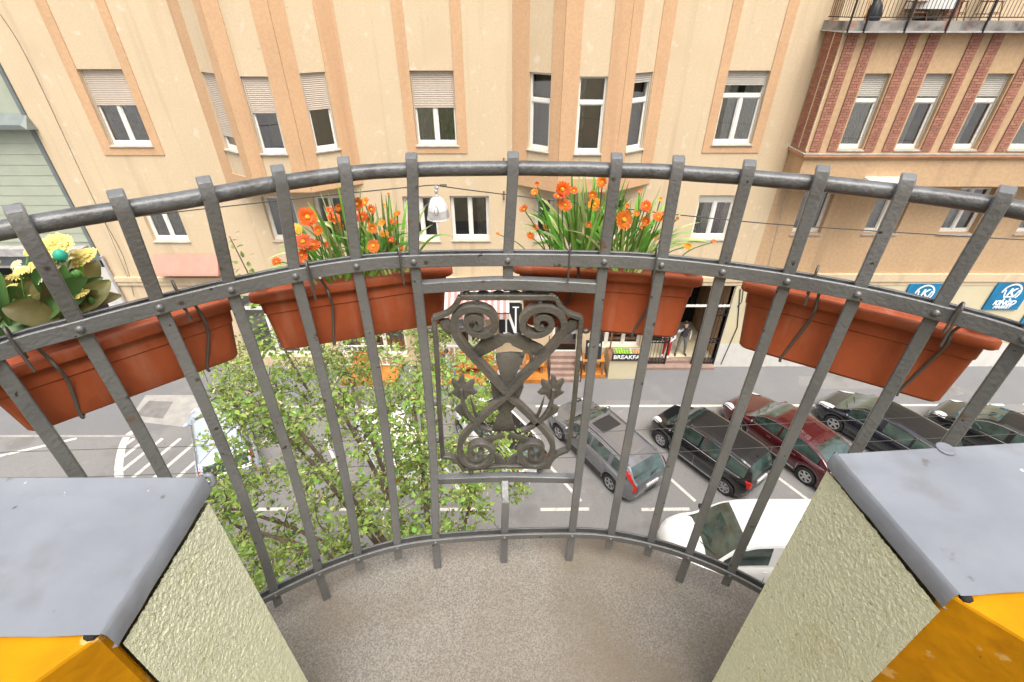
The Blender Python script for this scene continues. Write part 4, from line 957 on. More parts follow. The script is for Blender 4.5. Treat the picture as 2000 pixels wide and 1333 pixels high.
tul = [c8(283,265),c8(330,235),c8(293,150),c8(312,112),c8(372,150),c8(380,105),c8(432,70),c8(442,130),c8(460,165),c8(500,135),c8(545,122),c8(548,180),c8(530,215),c8(585,265),c8(540,290),c8(500,285),c8(460,340),c8(410,350),c8(350,310),c8(320,290)]
stem = [c8(405,225),c8(425,370),c8(470,490),c8(550,590),c8(660,665),c8(750,690)]
leaf1 = [c8(500,270),c8(515,400),c8(560,540),c8(650,640),c8(730,665),c8(640,590),c8(545,440)]
for q in (tul, mir(tul)): relief(q, 'tulip', .006, .004, .002, 2)
for q in (stem, mir(stem)): mb = MB(); iron(q, 7.5, .006, 5, -.006, (.9,1.2)); mb.build('tulip_stem', M_orn, rail, 45, bevel=.0015)
for q in (leaf1, mir(leaf1)): relief(q, 'acanthus_leaf', .005, .004, .006, 2)
lf2 = [c8(340,430),c8(400,400),c8(450,470),c8(540,560),c8(540,605),c8(430,530),c8(350,480)]
for q in (lf2, mir(lf2)): relief(q, 'acanthus_leaf', .005, .004, .008, 2)
lf3 = [c8(660,780),c8(720,750),c8(790,745),c8(850,715),c8(900,770),c8(800,775),c8(740,825),c8(680,820)]
for q in (lf3, mir(lf3)): relief(q, 'acanthus_leaf', .005, .003, .002, 2)
lf4 = [c8(775,1050),c8(790,960),c8(840,970),c8(890,1030),c8(910,1070),c8(840,1060)]
for q in (lf4, mir(lf4)): relief(q, 'acanthus_leaf', .005, .003, .002, 2)
bk = [c7(160,490),c7(260,470),c7(310,560),c7(300,650),c7(200,600)]
for q in (bk, mir(bk)): relief(q, 'acanthus_leaf', .005, .004, .003, 2)
for q in (c7(465,185),c7(1410,200),c8(512,1150),c8(1275,1140)): mb = MB(); mb.ball(pp(*q), .0075, 10, 7); mb.build('collar', M_orn, rail, 60)
for q in (c7(55,610),c7(1795,612),c8(105,400),c8(1705,350),c8(135,810),c8(1665,750)): mb = MB(); mb.ball(pp(*q), (.010,.006,.006), 10, 6); mb.build('collar', M_orn, rail, 60)
for x in (650,820,1000,1160): mb = MB(); mb.ball(pp(*c7(x,185),.006), (.013,.006,.006), 10, 6); mb.build('collar', M_orn, rail, 60)
for q, q2 in ((c7(585,250),c7(585,345)),(c7(1285,250),c7(1285,345))): mb = MB(); iron([q,q2], 7, .006, 1); mb.build('collar', M_orn, rail, 60)
# ================================================================== planters hung on the railing
M_terra = P('terracotta_plastic', (.34,.080,.030), .5, var=.07, vscale=7, bump=.15, bscale=30, stain=(16, (.29,.064,.024), .6, .8), spec=.25, streak=((22,22,3), (.40,.155,.095), .56, .80), fine=.03)
M_soil = P('potting_soil', (.05,.035,.025), .95, var=.3, vscale=30, bump=1, bscale=60)
M_wire = P('galvanised_wire', (.13,.125,.115), .45, metal=.5, var=.1)
ZR = HC-.462
def planter(a_px, b_px, label, hooks, ph=.148):
    a = onZ(*a_px, ZR); b = onZ(*b_px, ZR); d = (b-a); L_ = d.length; d.normalize(); n_ = Vector((-d.y,d.x,0)); mid = (a+b)/2+n_*.085
    t = thing('planter', label, 'planter', Vector((mid.x,mid.y,ZR-.165)), 0, 'terracotta planters hooked on the railing')
    ct, st_ = math.cos(R(14)), math.sin(R(14)); pt = lambda s, o, z: a+d*s+n_*(o*ct+z*st_)+Vector((0,0,z*ct-o*st_))
    def rr(s0, s1, o0, o1, z, r):
        out = []
        for cx, cy, a0 in ((s1-r,o0+r,-90),(s1-r,o1-r,0),(s0+r,o1-r,90),(s0+r,o0+r,180)):
            for k in range(5): an = R(a0+22.5*k); out.append(pt(cx+r*math.cos(an), cy+r*math.sin(an), z))
        return out
    W_ = .15; TP = .62
    k = MB(); rings = []
    for z, ins in ((-ph,.048),(-ph+.005,.042),(-.050,.024),(-.047,.020),(-.020,.016)): rings.append(rr(ins*TP, L_-ins*TP, ins*.8, W_-ins*.8, z, .018))
    k.loft(rings); k.build('planter_body', M_terra, t, 35)
    k = MB(); rings = []
    for z, ins in ((-.020,.012),(-.021,.001),(-.017,-.003),(-.004,-.003),(0,.0),(0,.007),(-.004,.011),(-.03,.016)): rings.append(rr(ins, L_-ins, ins, W_-ins, z, .02))
    k.loft(rings, caps=False); k.build('rim', M_terra, t, 50)
    k = MB(); k.poly(rr(.018, L_-.018, .018, W_-.018, -.028, .015)); k.build('soil', M_soil, t)
    for u, v, u2, v2, long_ in hooks:
        p0 = onZ(u, v+20, ZM+.0135)+Vector((0,0,.0205)); q_ = lambda ds, do, z: p0+d*ds+n_*do+Vector((0,0,z-(ZM+.034)))
        k = MB(); k.tube(smooth([q_(.001,-.009,ZM-.045), q_(0,-.009,ZM+.014), q_(0,-.006,ZM+.027), q_(0,.0,ZM+.032), q_(0,.006,ZM+.028), q_(0,.009,ZM+.018), q_(0,.010,ZM-.03)],4), .0022, 7)
        if long_:
            s = (p0-a).dot(d); s2 = (onP(u2, v2, pt(0,.0,-ph), n_)-a).dot(d)
            k.tube(smooth([q_(.016,.010,ZM-.01), pt(s+.02,-.008,-.004), pt(s+.022+.1*(s2-s),-.008,-.022), pt(s+.02+.3*(s2-s),.012,-.055), pt(s2,.034,-ph+.008), pt(s2,.038,-ph-.005), pt(s2,.06,-ph-.006)],4), .0028, 7)
        k.build('hook', M_wire, t, 60)
    return t, a, d, n_, L_
P1 = planter((-85,748),(457,583),'terracotta planter at the left end of the railing, holding yellow flowers', [(22,640,160,828,1),(345,548,412,727,1)], .125)
P2 = planter((484,577),(883,521),'terracotta planter left of the ornamental panel, holding orange daisies', [(602,508,650,672,1),(780,480,790,600,0)], .136)
P3 = planter((1002,517),(1375,544),'terracotta planter right of the ornamental panel, holding orange daisies', [(1113,474,1075,640,1),(1281,484,1240,655,1)])
P4 = planter((1453,550),(1962,668),'terracotta planter without flowers at the right end of the railing', [(1592,518,1528,700,1),(1870,592,1768,768,1)])

M_blade = P('blade_leaf', (.16,.43,.05), .5, var=.35, vscale=18, hue_obj=.35, trans=.25)
M_blade2 = P('pale_edge_leaf', (.42,.54,.20), .5, var=.3, vscale=18, hue_obj=.3, trans=.25)
M_or = P('orange_petal', (.82,.17,.012), .55, var=.25, vscale=40, hue_obj=.18, trans=.15, stain=(60, (.75,.07,.02), .55, .7))
M_or2 = P('amber_petal', (.86,.33,.02), .55, var=.2, vscale=40, hue_obj=.15, trans=.15)
M_yc = P('flower_centre', (.75,.42,.03), .8, var=.2, vscale=80)
M_stem = P('flower_stem', (.10,.28,.06), .5, var=.15)
M_yel = P('yellow_petal', (.80,.68,.20), .55, var=.2, vscale=40, hue_obj=.1, trans=.15)
M_yel2 = P('cream_petal', (.80,.76,.50), .55, var=.12, vscale=40, trans=.15)
M_olive = P('olive_leaf', (.21,.195,.065), .5, var=.35, vscale=14, hue_obj=.25, bump=.2, trans=.15)
M_dkleaf = P('dark_green_leaf', (.065,.15,.04), .45, var=.3, vscale=14, hue_obj=.3, trans=.1)
def frame(nrm):
    n_ = Vector(nrm).normalized(); u = n_.cross(Vector((0.3,0.2,1))).normalized(); return u, n_.cross(u), n_
def daisy(mb, c, nrm, r, k=13, layers=2, cup=.25, m=0):
    u, v, n_ = frame(nrm); c = Vector(c)
    for l in range(layers):
        rr_ = r*(1-(.28 if layers < 3 else .22)*l); kk_ = k-2*l
        for i in range(kk_):
            a = 2*math.pi*(i+.5*l+rnd.uniform(-.12,.12))/kk_; dr = u*math.cos(a)+v*math.sin(a); tn = -u*math.sin(a)+v*math.cos(a); wd = rr_*(.20 if layers < 3 else .13)
            cu = cup+rnd.uniform(-.08,.12)+l*.2
            lf_ = n_*(l*r*.13 if layers > 2 else 0); p0 = c+dr*rr_*.15+lf_; p1 = c+lf_+dr*rr_*.6+n_*(rr_*cu*.45); p2 = c+lf_+dr*rr_*rnd.uniform(.92,1.04)+n_*rr_*cu*(.6 if layers < 3 else .1)
            mb.add([p0-tn*wd*.4, p0+tn*wd*.4, p1+tn*wd, p2+tn*wd*.55, p2-tn*wd*.55, p1-tn*wd], [(0,1,2,5),(5,2,3,4)], m)
    return u, v, n_
def blade(base, tip, wd, sag, parent, mat):
    b = Vector(base); t = Vector(tip); k = MB(); n_ = 7; side = (t-b).cross(Vector((0,0,1)))
    side = side.normalized() if side.length > 1e-4 else Vector((1,0,0)); cam_ = (Vector((0,0,HC))-b).normalized()
    side = (side*.5+((t-b).normalized().cross(cam_)).normalized()*.9).normalized(); rows = []
    for i in range(n_+1):
        f = i/n_; p = b.lerp(t, f)+Vector((0,0,sag*math.sin(math.pi*f)))+Vector((0,0,-sag*.4*f*f)); w_ = wd*(1-.12*(1-f))*(1-f**3.0)*.5+.0002
        fold = (t-b).normalized().cross(side)*w_*.35
        rows.append([p-side*w_+fold, p, p+side*w_+fold])
    k.loft(rows, closed=False, caps=False); return k.build('leaf', mat, parent, 60)
def flower(parent, base, head, r, mat, name='flower', k=13, face=None, cup=.25, layers=2, cm=None):
    b = Vector(base); h = Vector(head); mb_ = MB(); m_ = b.lerp(h,.5)+Vector((rnd.uniform(-.008,.008),rnd.uniform(-.008,.008),.012))
    mb_.tube(smooth([b, m_, h],4), .0013, 5, 2)
    nrm = face if face is not None else ((Vector((0,0,HC))-h).normalized()*.75+Vector((rnd.uniform(-.5,.5),rnd.uniform(-.4,.4),rnd.uniform(0,.8))))
    u,v,n_ = daisy(mb_, h, nrm, r, k, layers, cup=cup, m=0)
    mb_.lathe([(r*.24,r*.05),(r*.26,r*.14),(r*.18,r*.22),(0,r*.24)], h, n_, 8, 1)
    return mb_.build(name, [mat, cm or M_yc, M_stem], parent)
def daisy_plant(pl, label, clumps, heads, leaves):
    t_, a, d, n_, L_ = pl; base = a+d*(L_/2)+n_*.085
    t = thing('orange_daisy_plant', label, 'flower', Vector((base.x,base.y,ZR-.03)), 0, 'orange daisies in the planters')
    pc = a+n_*.085
    for (u, v, spread, cnt, hh) in clumps:
        c = onP(u, v, pc, n_); c.z = ZR-.03; s0 = (c-pc).dot(d)
        for i in range(cnt):
            f = (i+.5)/cnt*2-1+rnd.uniform(-.15,.15); ht = hh*(1-.55*abs(f)**1.6)*rnd.uniform(.75,1.08)
            bse = c+d*(f*.035+rnd.uniform(-.01,.01))+n_*rnd.uniform(-.03,.03)
            tip = bse+d*(f*spread)+n_*rnd.uniform(-.05,.06)+Vector((0,0,ht))
            blade(bse, tip, rnd.uniform(.005,.0095), .03*abs(f), t, M_blade if rnd.random() < .55 else M_blade2)
    for (u0,v0,u1,v1) in leaves:
        blade(onP(u0,v0,pc,n_), onP(u1,v1,pc,n_)+n_*rnd.uniform(-.03,.03), .010, .02, t, M_blade if rnd.random() < .5 else M_blade2)
    for (u, v, rp, cu) in heads:
        o = rnd.uniform(-.07,.015); h = onP(u, v, pc+n_*o, n_); bb = pc+d*((h-pc).dot(d)*.55+.45*sorted([((onP(q[0],q[1],pc,n_)-pc).dot(d)) for q in clumps], key=lambda s: abs(s-(h-pc).dot(d)))[0])+n_*rnd.uniform(-.02,.02); bb.z = ZR-.03
        flower(t, bb, h, rp*.00086, M_or if rnd.random() < .85 else M_or2, k=12 if rp < 14 else 15, cup=cu)
    return t
daisy_plant(P2, 'orange daisies with long green blades left of the ornamental panel',
    [(690,500,.12,30,.20),(762,497,.10,22,.18),(640,508,.10,14,.14)],
    [(600,425,23,.2),(592,473,20,.2),(611,480,20,.15),(578,450,16,.4),(590,500,16,.3),(653,427,17,.25),(645,412,10,.6),(663,407,9,.9),(698,400,16,.4),(713,398,15,.5),(708,425,15,.5),(725,410,12,.6),(662,445,13,.5),(727,447,13,.6),(725,432,12,.7),(747,437,9,.8),(768,435,11,.6),(776,420,10,.7),(759,380,4,1),(749,403,6,.8),(750,458,12,.5),(762,470,10,.7),(729,481,17,.1),(770,478,11,.6),(782,485,9,.7),(540,512,12,.1),(585,520,14,.4),(622,450,12,.5),(640,480,10,.7),(620,385+70,10,.6)],
    [(700,500,610,430),(720,500,745,410),(735,500,790,425),(690,500,640,455),(705,500,625,425),(745,500,775,415),(750,500,800,450),(620,505,570,430)])
daisy_plant(P3, 'orange daisies with tall green blades right of the ornamental panel',
    [(1128,495,.11,30,.235),(1165,495,.10,20,.22),(1222,500,.14,28,.19)],
    [(1098,371,20,.5),(1045,378,10,1.0),(1049,360,6,1.2),(1024,410,12,.7),(1103,402,18,.3),(1121,373,10,.8),(1177,356,13,.7),(1157,382,11,.7),(1162,400,17,.3),(1069,443,12,.6),(1044,446,10,.9),(1035,462,11,.7),(972,458,5,1),(1218,430,24,.15),(1226,420,13,.5),(1262,403,14,.4),(1265,411,10,.8),(1290,390,6,1),(1249,374,5,1),(1225,404,8,.9),(1262,432,12,.6),(1286,425,15,.4),(1243,418,8,.8),(1284,463,13,.5),(1343,482,11,.9),(1394,473,6,1),(1323,427,4,1),(1150,440,8,.7),(1253,446,8,.7),(1297,418,6,.8),(1090,385,12,.5)],
    [(1120,495,1055,375),(1125,495,1060,395),(1110,495,1030,412),(1115,498,1010,445),(1110,498,1040,470),(1140,495,1102,350),(1150,495,1125,345),(1160,495,1190,370),(1230,498,1290,430),(1240,498,1310,450),(1250,500,1400,476),(1245,500,1355,487),(1225,498,1260,385),(1230,498,1250,378)])
def wide_leaf(parent, base, tip, wd, mat, curl=.2, sag=.02):
    b = Vector(base); t = Vector(tip); ax_ = (t-b); side = ax_.normalized().cross((Vector((0,0,HC))-b).normalized()).normalized(); nn = side.cross(ax_.normalized()); rows = []
    for i in range(9):
        f = i/8; p = b+ax_*f+Vector((0,0,sag*math.sin(math.pi*f))); w_ = wd*.5*math.sin(math.pi*(f*.93+.05))**.75
        rows.append([p-side*w_+nn*w_*curl, p-side*w_*.5+nn*w_*curl*.3, p, p+side*w_*.5+nn*w_*curl*.3, p+side*w_+nn*w_*curl*1.2])
    k = MB(); k.loft(rows, closed=False, caps=False); return k.build('leaf', mat, parent, 70)
def yellow_plant():
    t_, a, d, n_, L_ = P1; pc = a+n_*.085; base = onP(90,640,pc,n_); base.z = ZR-.03
    t = thing('yellow_flower_bunch', 'yellow and white artificial flowers with olive leaves in the left planter', 'flower', base)
    q = lambda u, v, o=0.0: onP(u, v, pc+n_*o, n_)
    for u0,v0,u1,v1,w_,m_,o in ((120,640,5,602,.05,M_olive,-.05),(110,600,150,545,.045,M_olive,.02),(60,610,62,540,.05,M_olive,0),(150,620,205,570,.045,M_olive,.02),(140,610,215,548,.045,M_olive,-.02),(150,600,190,510,.05,M_olive,.05),
        (100,640,0,635,.05,M_dkleaf,-.03),(90,650,20,655,.05,M_olive,-.02),(100,620,30,580,.045,M_dkleaf,.03),(130,640,150,600,.04,M_dkleaf,0),(100,660,120,620,.045,M_olive,-.03),(60,640,-10,580,.04,M_dkleaf,.05),(40,640,-30,610,.045,M_olive,0),
        (160,630,190,590,.04,M_dkleaf,.04),(70,640,75,580,.035,M_dkleaf,.06),(30,650,0,620,.05,M_dkleaf,.05),(120,640,100,590,.04,M_olive,.06),(90,645,85,600,.04,M_dkleaf,-.02),(140,650,120,610,.04,M_dkleaf,-.04),(20,660,-20,640,.04,M_dkleaf,-.02),(50,650,40,600,.04,M_dkleaf,.02)):
        wide_leaf(t, q(u0,v0,o), q(u1,v1,o+.01), w_*.85, m_, rnd.uniform(.1,.5), rnd.uniform(0,.02))
    for i in range(56):
        u0 = rnd.uniform(-40,170); v0 = 640-.18*u0; an = rnd.uniform(-1.2,1.2); ln = rnd.uniform(50,120); o = rnd.uniform(-.04,.06)
        wide_leaf(t, q(u0,v0,o), q(u0+ln*math.sin(an),v0-ln*math.cos(an)*.9,o+rnd.uniform(-.02,.02)), rnd.uniform(.018,.036), M_olive if rnd.random() < .45 else M_dkleaf, rnd.uniform(.1,.5), rnd.uniform(0,.02))
    for u,v,rp,mt,k_ in ((110,480,30,M_yel,22),(158,505,34,M_yel,22),(68,522,20,M_yel,16),(48,574,26,M_yel,20),(25,565,14,M_yel,14),(120,490,18,M_yel2,14),(42,528,13,M_yel2,12),(57,492,11,M_yel,12),(160,575,16,M_yel,14),(125,520,16,M_yel2,14),(148,565,13,M_yel,12),(182,592,10,M_yel,10),(55,628,10,M_yel,10),(110,615,14,M_yel,12),(15,590,16,M_yel2,12),(145,535,10,M_yel2,10),(80,540,11,M_yel2,10),(160,603,12,M_yel2,10),(5,600,10,M_yel2,10),(70,585-30,11,M_yel2,10)):
        h = q(u,v,rnd.uniform(-.03,.03)); b = q(100+(u-100)*.5,650,0)
        fl = flower(t, b, h, rp*.00082, mt, k=k_+6, face=Vector((rnd.uniform(-.35,.35),rnd.uniform(-.75,-.1),1)), cup=.16, layers=4, cm=mt)
    for i in range(16):
        u = rnd.uniform(-30,190); v = rnd.uniform(505,610) if u < 150 else rnd.uniform(560,600); h = q(u,v,rnd.uniform(-.05,.03)); b = q(100+(u-100)*.5,650,0)
        flower(t, b, h, rnd.uniform(.008,.015), M_yel if rnd.random() < .55 else M_yel2, k=14, face=Vector((rnd.uniform(-.6,.6),rnd.uniform(-.9,.2),1)), cup=.3, layers=3, cm=M_yel)
    for u,v in ((80,535),(85,548),(146,538),(152,535),(30,592),(178,588)):
        k = MB(); k.ball(q(u,v,-.02), (.0055,.0055,.008), 8, 6); k.build('bud', M_stem, t, 60)
    k = MB(); k.ball(q(118,500,-.02), (.010,.010,.011), 10, 7); k.build('ornament_ball', P('teal_foam', (.02,.33,.22), .6), t, 60)
    k = MB(); k.tube(smooth([q(158,515), q(163,560), q(172,610)],4), .0028, 6); k.tube(smooth([q(60,560), q(80,590), q(100,620)],4), .0028, 6); k.build('stem', P('bright_stem', (.20,.45,.04), .5), t, 60)
yellow_plant()

# ================================================================== street tree in front of the balcony
M_bark = P('bark', (.13,.095,.07), .9, var=.3, vscale=8, bump=.6, bscale=30)
M_leaf = P('tree_leaf', (.24,.35,.07), .5, var=.25, vscale=1.6, island=.42, trans=.32)
M_leafo = P('tree_leaf_near', (.20,.35,.06), .45, var=.25, vscale=3, hue_obj=.4, trans=.32)
M_seed = P('flower_tufts', (.58,.57,.25), .8, var=.2, vscale=3, island=.3, trans=.2)
TB = Vector((-.95,3.3,.13)); FK = Vector((-1.05,3.55,5.9))
tree = thing('street_tree', 'leafy street tree whose crown fills the left half of the view below the planters', 'tree', TB)
tr = random.Random(21)
CC = Vector((-2.3,4.8,8.25)); RX_, RY_, RZ_ = 2.65, 2.55, 2.25
tg = []
while len(tg) < 980:
    q = Vector((tr.uniform(-1,1),tr.uniform(-1,1),tr.uniform(-1,1)))
    if q.length > 1 or q.length < .25: continue
    p_ = CC+Vector((q.x*RX_,q.y*RY_,q.z*RZ_))
    if mnoise.noise(p_*1.15+Vector((3,1,7))) < -.17+.14*(1-q.length): continue
    if pixel(p_)[0] < 400+40*mnoise.noise(p_*2): continue
    tg.append(p_)
nodes = [FK.copy()]; nlev = [0]; ndir = [Vector((-.3,.35,1)).normalized()]
segs = []; tips = []
def limb(a, b, d0, r0, r1, lev):
    m_ = a+d0*((b-a).length*.42); path = []
    for i in range(6):
        f = i/5; p_ = (1-f)**2*a+2*f*(1-f)*m_+f*f*b
        path.append(p_+Vector((tr.gauss(0,.015),tr.gauss(0,.015),tr.gauss(0,.012)))*(1 if 0 < i < 5 else 0))
    segs.append((path, [r0+(r1-r0)*i/5 for i in range(6)], lev))
    for i in range(2, 6):
        nodes.append(path[i]); nlev.append(lev); ndir.append((path[i]-path[i-1]).normalized())
    return path
main = []
for az, rr2, zz in ((150,1.9,.9),(185,2.1,.3),(110,1.5,1.2),(60,1.0,1.1),(215,1.6,.7),(130,.9,1.7),(20,1.5,.2),(165,1.0,1.5),(80,2.0,.4),(250,.6,.8)):
    e = Vector((CC.x+.45+rr2*math.cos(R(az)), CC.y-.55+rr2*.9*math.sin(R(az)), CC.z-.5+zz)); main.append(e)
    limb(FK+Vector((tr.uniform(-.05,.05),tr.uniform(-.05,.05),tr.uniform(-.8,.1))), e, Vector((0,0,1))*.8+(e-FK).normalized()*.2, .06, .018, 1)
tg.sort(key=lambda p_: min((p_-m_).length for m_ in main)+.25*(p_-FK).length)
for p_ in tg:
    bi = min(range(len(nodes)), key=lambda i: (nodes[i]-p_).length*(1+.5*max(0,-((p_-nodes[i]).normalized()).dot(ndir[i])))+.10*nlev[i])
    a = nodes[bi]; lv = min(nlev[bi]+1, 6); L0 = (p_-a).length
    if L0 < .06: continue
    pth = limb(a, p_, ndir[bi], max(.016-.0022*lv,.005), .0032, lv); tips.append((pth, (pth[-1]-pth[-2]).normalized()))
trk = MB(); trk.tube(smooth([TB, Vector((-.96,3.33,1.5)), Vector((-1.02,3.45,3.4)), FK],5), [.14-.055*i/15 for i in range(16)], 12)
trk.build('trunk', M_bark, tree, 60)
bm_ = MB()
for path, rr_, lev in segs: bm_.tube(path, [max(x,.0045) for x in rr_], 6 if lev < 3 else 4, caps=False)
tag(bm_.build('branches', M_bark, tree, 60), kind='stuff')
# a high shoot that rises in front of the cream wall
sh = smooth([onY(600,760,5.5), onY(560,690,5.6), onY(525,620,5.7), onY(497,560,5.75), onY(475,515,5.8), onY(448,462,5.8)],5)
k = MB(); k.tube(sh, [.02-.015*i/(len(sh)-1) for i in range(len(sh))], 6); k.build('shoot', M_bark, tree, 60)
leaves = []
def leafat(p, d, s): leaves.append((p, d, s))
for path, dd in tips:
    for j in range(tr.randint(12,21)):
        f = (1-tr.random()**1.6*.75)*(len(path)-1); i = min(int(f), len(path)-2); p = path[i].lerp(path[i+1], f-i)
        off = Vector((tr.gauss(0,1),tr.gauss(0,1),tr.gauss(0,.6))).normalized(); pp_ = p+off*tr.uniform(.02,.15)
        leafat(pp_, (off+Vector((0,0,-.35))).normalized(), tr.uniform(.045,.088))
for path, rr_, lev in segs:
    if lev >= 4:
        for j in range(2):
            p = path[tr.randint(0,5)]; off = Vector((tr.gauss(0,1),tr.gauss(0,1),tr.gauss(0,.6))).normalized(); leafat(p+off*tr.uniform(.03,.13), off, tr.uniform(.05,.095))
for ii, p in enumerate(sh[4:]):
    for j in range(max(2, 11-ii//2)):
        off = Vector((tr.gauss(0,1),tr.gauss(0,.6),tr.gauss(0,.7))).normalized(); leafat(p+off*tr.uniform(.03,.28-.008*ii), off, tr.uniform(.06,.11))
def leafgeo():
    v = [(0,0,0),(.32,.26,.05),(.22,.62,.07),(0,1,-.06),(-.22,.62,.07),(-.32,.26,.05),(0,.45,-.02)]
    return v, [(0,1,6),(1,2,6),(2,3,6),(3,4,6),(4,5,6),(5,0,6)]
LV, LF = leafgeo()
def leafmtx(p, d, s):
    nrm = Vector((tr.gauss(0,.55),tr.gauss(0,.55),1)).normalized(); y = (d-nrm*d.dot(nrm)).normalized() if abs(d.dot(nrm)) < .98 else Vector((1,0,0)); x = y.cross(nrm).normalized(); z = x.cross(y)
    return Matrix(((x.x*s,y.x*s,z.x*s,p.x),(x.y*s,y.y*s,z.y*s,p.y),(x.z*s,y.z*s,z.z*s,p.z),(0,0,0,1)))
cpos = Vector((0,0,HC))
leaves.sort(key=lambda q: (q[0]-cpos).length/q[2])
lme = bpy.data.meshes.new('leaf'); lme.from_pydata(LV, [], LF); lme.materials.append(M_leafo)
for q in leaves[:300]: inst('leaf', lme, tree, leafmtx(*q))
V = []; F = []
for q in leaves[300:]:
    M_ = leafmtx(*q); b = len(V); V += [M_ @ Vector(v) for v in LV]; F += [tuple(b+i for i in f) for f in LF]
k = MB(); k.v = [tuple(v) for v in V]; k.f = F; k.m = [0]*len(F); tag(k.build('foliage', M_leaf, tree), kind='stuff')
k = MB()
for path, dd in tips:
    if tr.random() < .9:
        for j in range(tr.randint(8,18)):
            c = path[-1]+Vector((tr.gauss(0,.06),tr.gauss(0,.06),tr.gauss(0.04,.05))); s = tr.uniform(.009,.019); a_ = Vector((tr.gauss(0,1),tr.gauss(0,1),tr.gauss(0,1))).normalized()*s; b_ = Vector((tr.gauss(0,1),tr.gauss(0,1),tr.gauss(0,1))).normalized()*s
            k.add([c-a_*1.6, c+b_*.7, c+a_*1.6, c-b_*.7], [(0,1,2,3)])
tag(k.build('seed_clusters', M_seed, tree), kind='stuff')
print('tree', len(segs), 'segs', len(leaves), 'leaves')
# ================================================================== wires and the hanging street lamp
M_cable = P('overhead_cable', (.06,.058,.055), .6, var=0); M_cablel = P('pale_wire', (.40,.40,.39), .5, metal=.3, var=0)
YW = 11.0
def wire(name, label, px, Y, r, mat, cat='cable', sag=0.0):
    pts = smooth([onY(u, v, Y) for u, v in px], 8); k = MB(); k.tube(pts, r, 6); return tag(k.build(name, mat, None, 60), label, cat)
wire('span_cable', 'dark span cable carrying the hanging street lamp across the street', [(-250,470),(180,432),(420,406),(640,382),(800,366),(850,362),(868,365),(985,380),(1400,428),(1700,451),(2100,474),(2500,490)], YW, .013, M_cable)
wire('overhead_wire', 'upper of the two thin overhead wires above the parked cars', [(-200,893),(0,884),(500,868),(1089,847),(1400,833),(2000,806),(2300,790)], 6.2, .006, M_cable)
wire('overhead_wire', 'lower of the two thin overhead wires above the parked cars', [(-200,948),(0,938),(500,920),(1135,893),(1419,878),(2000,847),(2300,830)], 6.2, .006, M_cable)
k = MB(); k.tube([onY(390,905,5.0), onY(600,672,9.5)], .006, 6); tag(k.build('stay_wire', M_cablel, None), 'pale diagonal stay wire passing behind the tree', 'cable')
lc = onY(851,362,YW)
lamp = thing('street_lamp', 'white bell shaped street lamp hanging from the span cable', 'lamp', lc)
M_lampm = P('white_enamel', (.68,.69,.71), .35, var=.08, vscale=9, metal=.2)
sc_ = onY(851+50,362,YW).x-lc.x; u_ = sc_/50
k = MB(); k.lathe([(.0,-.22*1),(8*u_,-24*u_),(14*u_,-29*u_),(19*u_,-42*u_),(20.3*u_,-48*u_)], lc, n=9); k.build('lamp_shade', M_lampm, lamp)
k = MB(); k.lathe([(20.4*u_,-48*u_),(21.4*u_,-54*u_),(23*u_,-64*u_),(24.5*u_,-66*u_),(21*u_,-66*u_)], lc, n=9); k.build('lamp_skirt', M_sill, lamp)
k = MB(); k.lathe([(17*u_,-64*u_),(13*u_,-70*u_),(6*u_,-74*u_),(0,-75*u_)], lc, n=16); k.build('lamp_glass', P('frosted_glass', (.70,.62,.42), .3, var=.05), lamp, 60)
k = MB(); k.tube([lc, lc+Vector((0,0,-14*u_)), lc+Vector((u_*1,0,-26*u_))], 2.6*u_, 8); k.ball(lc+Vector((0,0,-12*u_)), 4.2*u_); k.ball(lc+Vector((3*u_,0,-5*u_)), 3.2*u_); k.ball(lc+Vector((0,0,-22*u_)), 5*u_); k.build('hanger', M_sill, lamp, 60)
k = MB(); k.tube(smooth([lc+Vector((-2*u_,-22*u_,-34*u_)), lc+Vector((3*u_,-23*u_,-38*u_)), lc+Vector((3*u_,-24*u_,-50*u_)), lc+Vector((-1*u_,-25*u_,-52*u_)), lc+Vector((-4*u_,-24*u_,-46*u_)), lc+Vector((-3*u_,-24*u_,-42*u_))],4), .6*u_, 6)
k.tube(smooth([lc+Vector((x*u_,math.sin(x*2.2)*2.5*u_,math.cos(x*2.2)*2.5*u_-u_*1)) for x in np.arange(8,22,.6)],2), .7*u_, 5); k.build('coiled_lead', M_cable, lamp, 60)
k = MB(); k.tube([lc+Vector((-4*u_,0,-26*u_)), onY(780,445,YW)], .5*u_, 5); k.build('stay', M_cablel, lamp)
wa = thing('wall_anchor', 'rusty wall anchor plate above the span cable', 'anchor', onY(984,382,YF))
for v in (318,382):
    q = onY(984,v,YF); k = MB(); k.box(q.x-.03,q.x+.03,YF-.04,YF-.001,q.z-.16,q.z+.16); k.tube([(q.x,YF-.03,q.z),(q.x,YF-.20,q.z)], .02, 6); k.build('anchor_plate', M_woodd, wa)

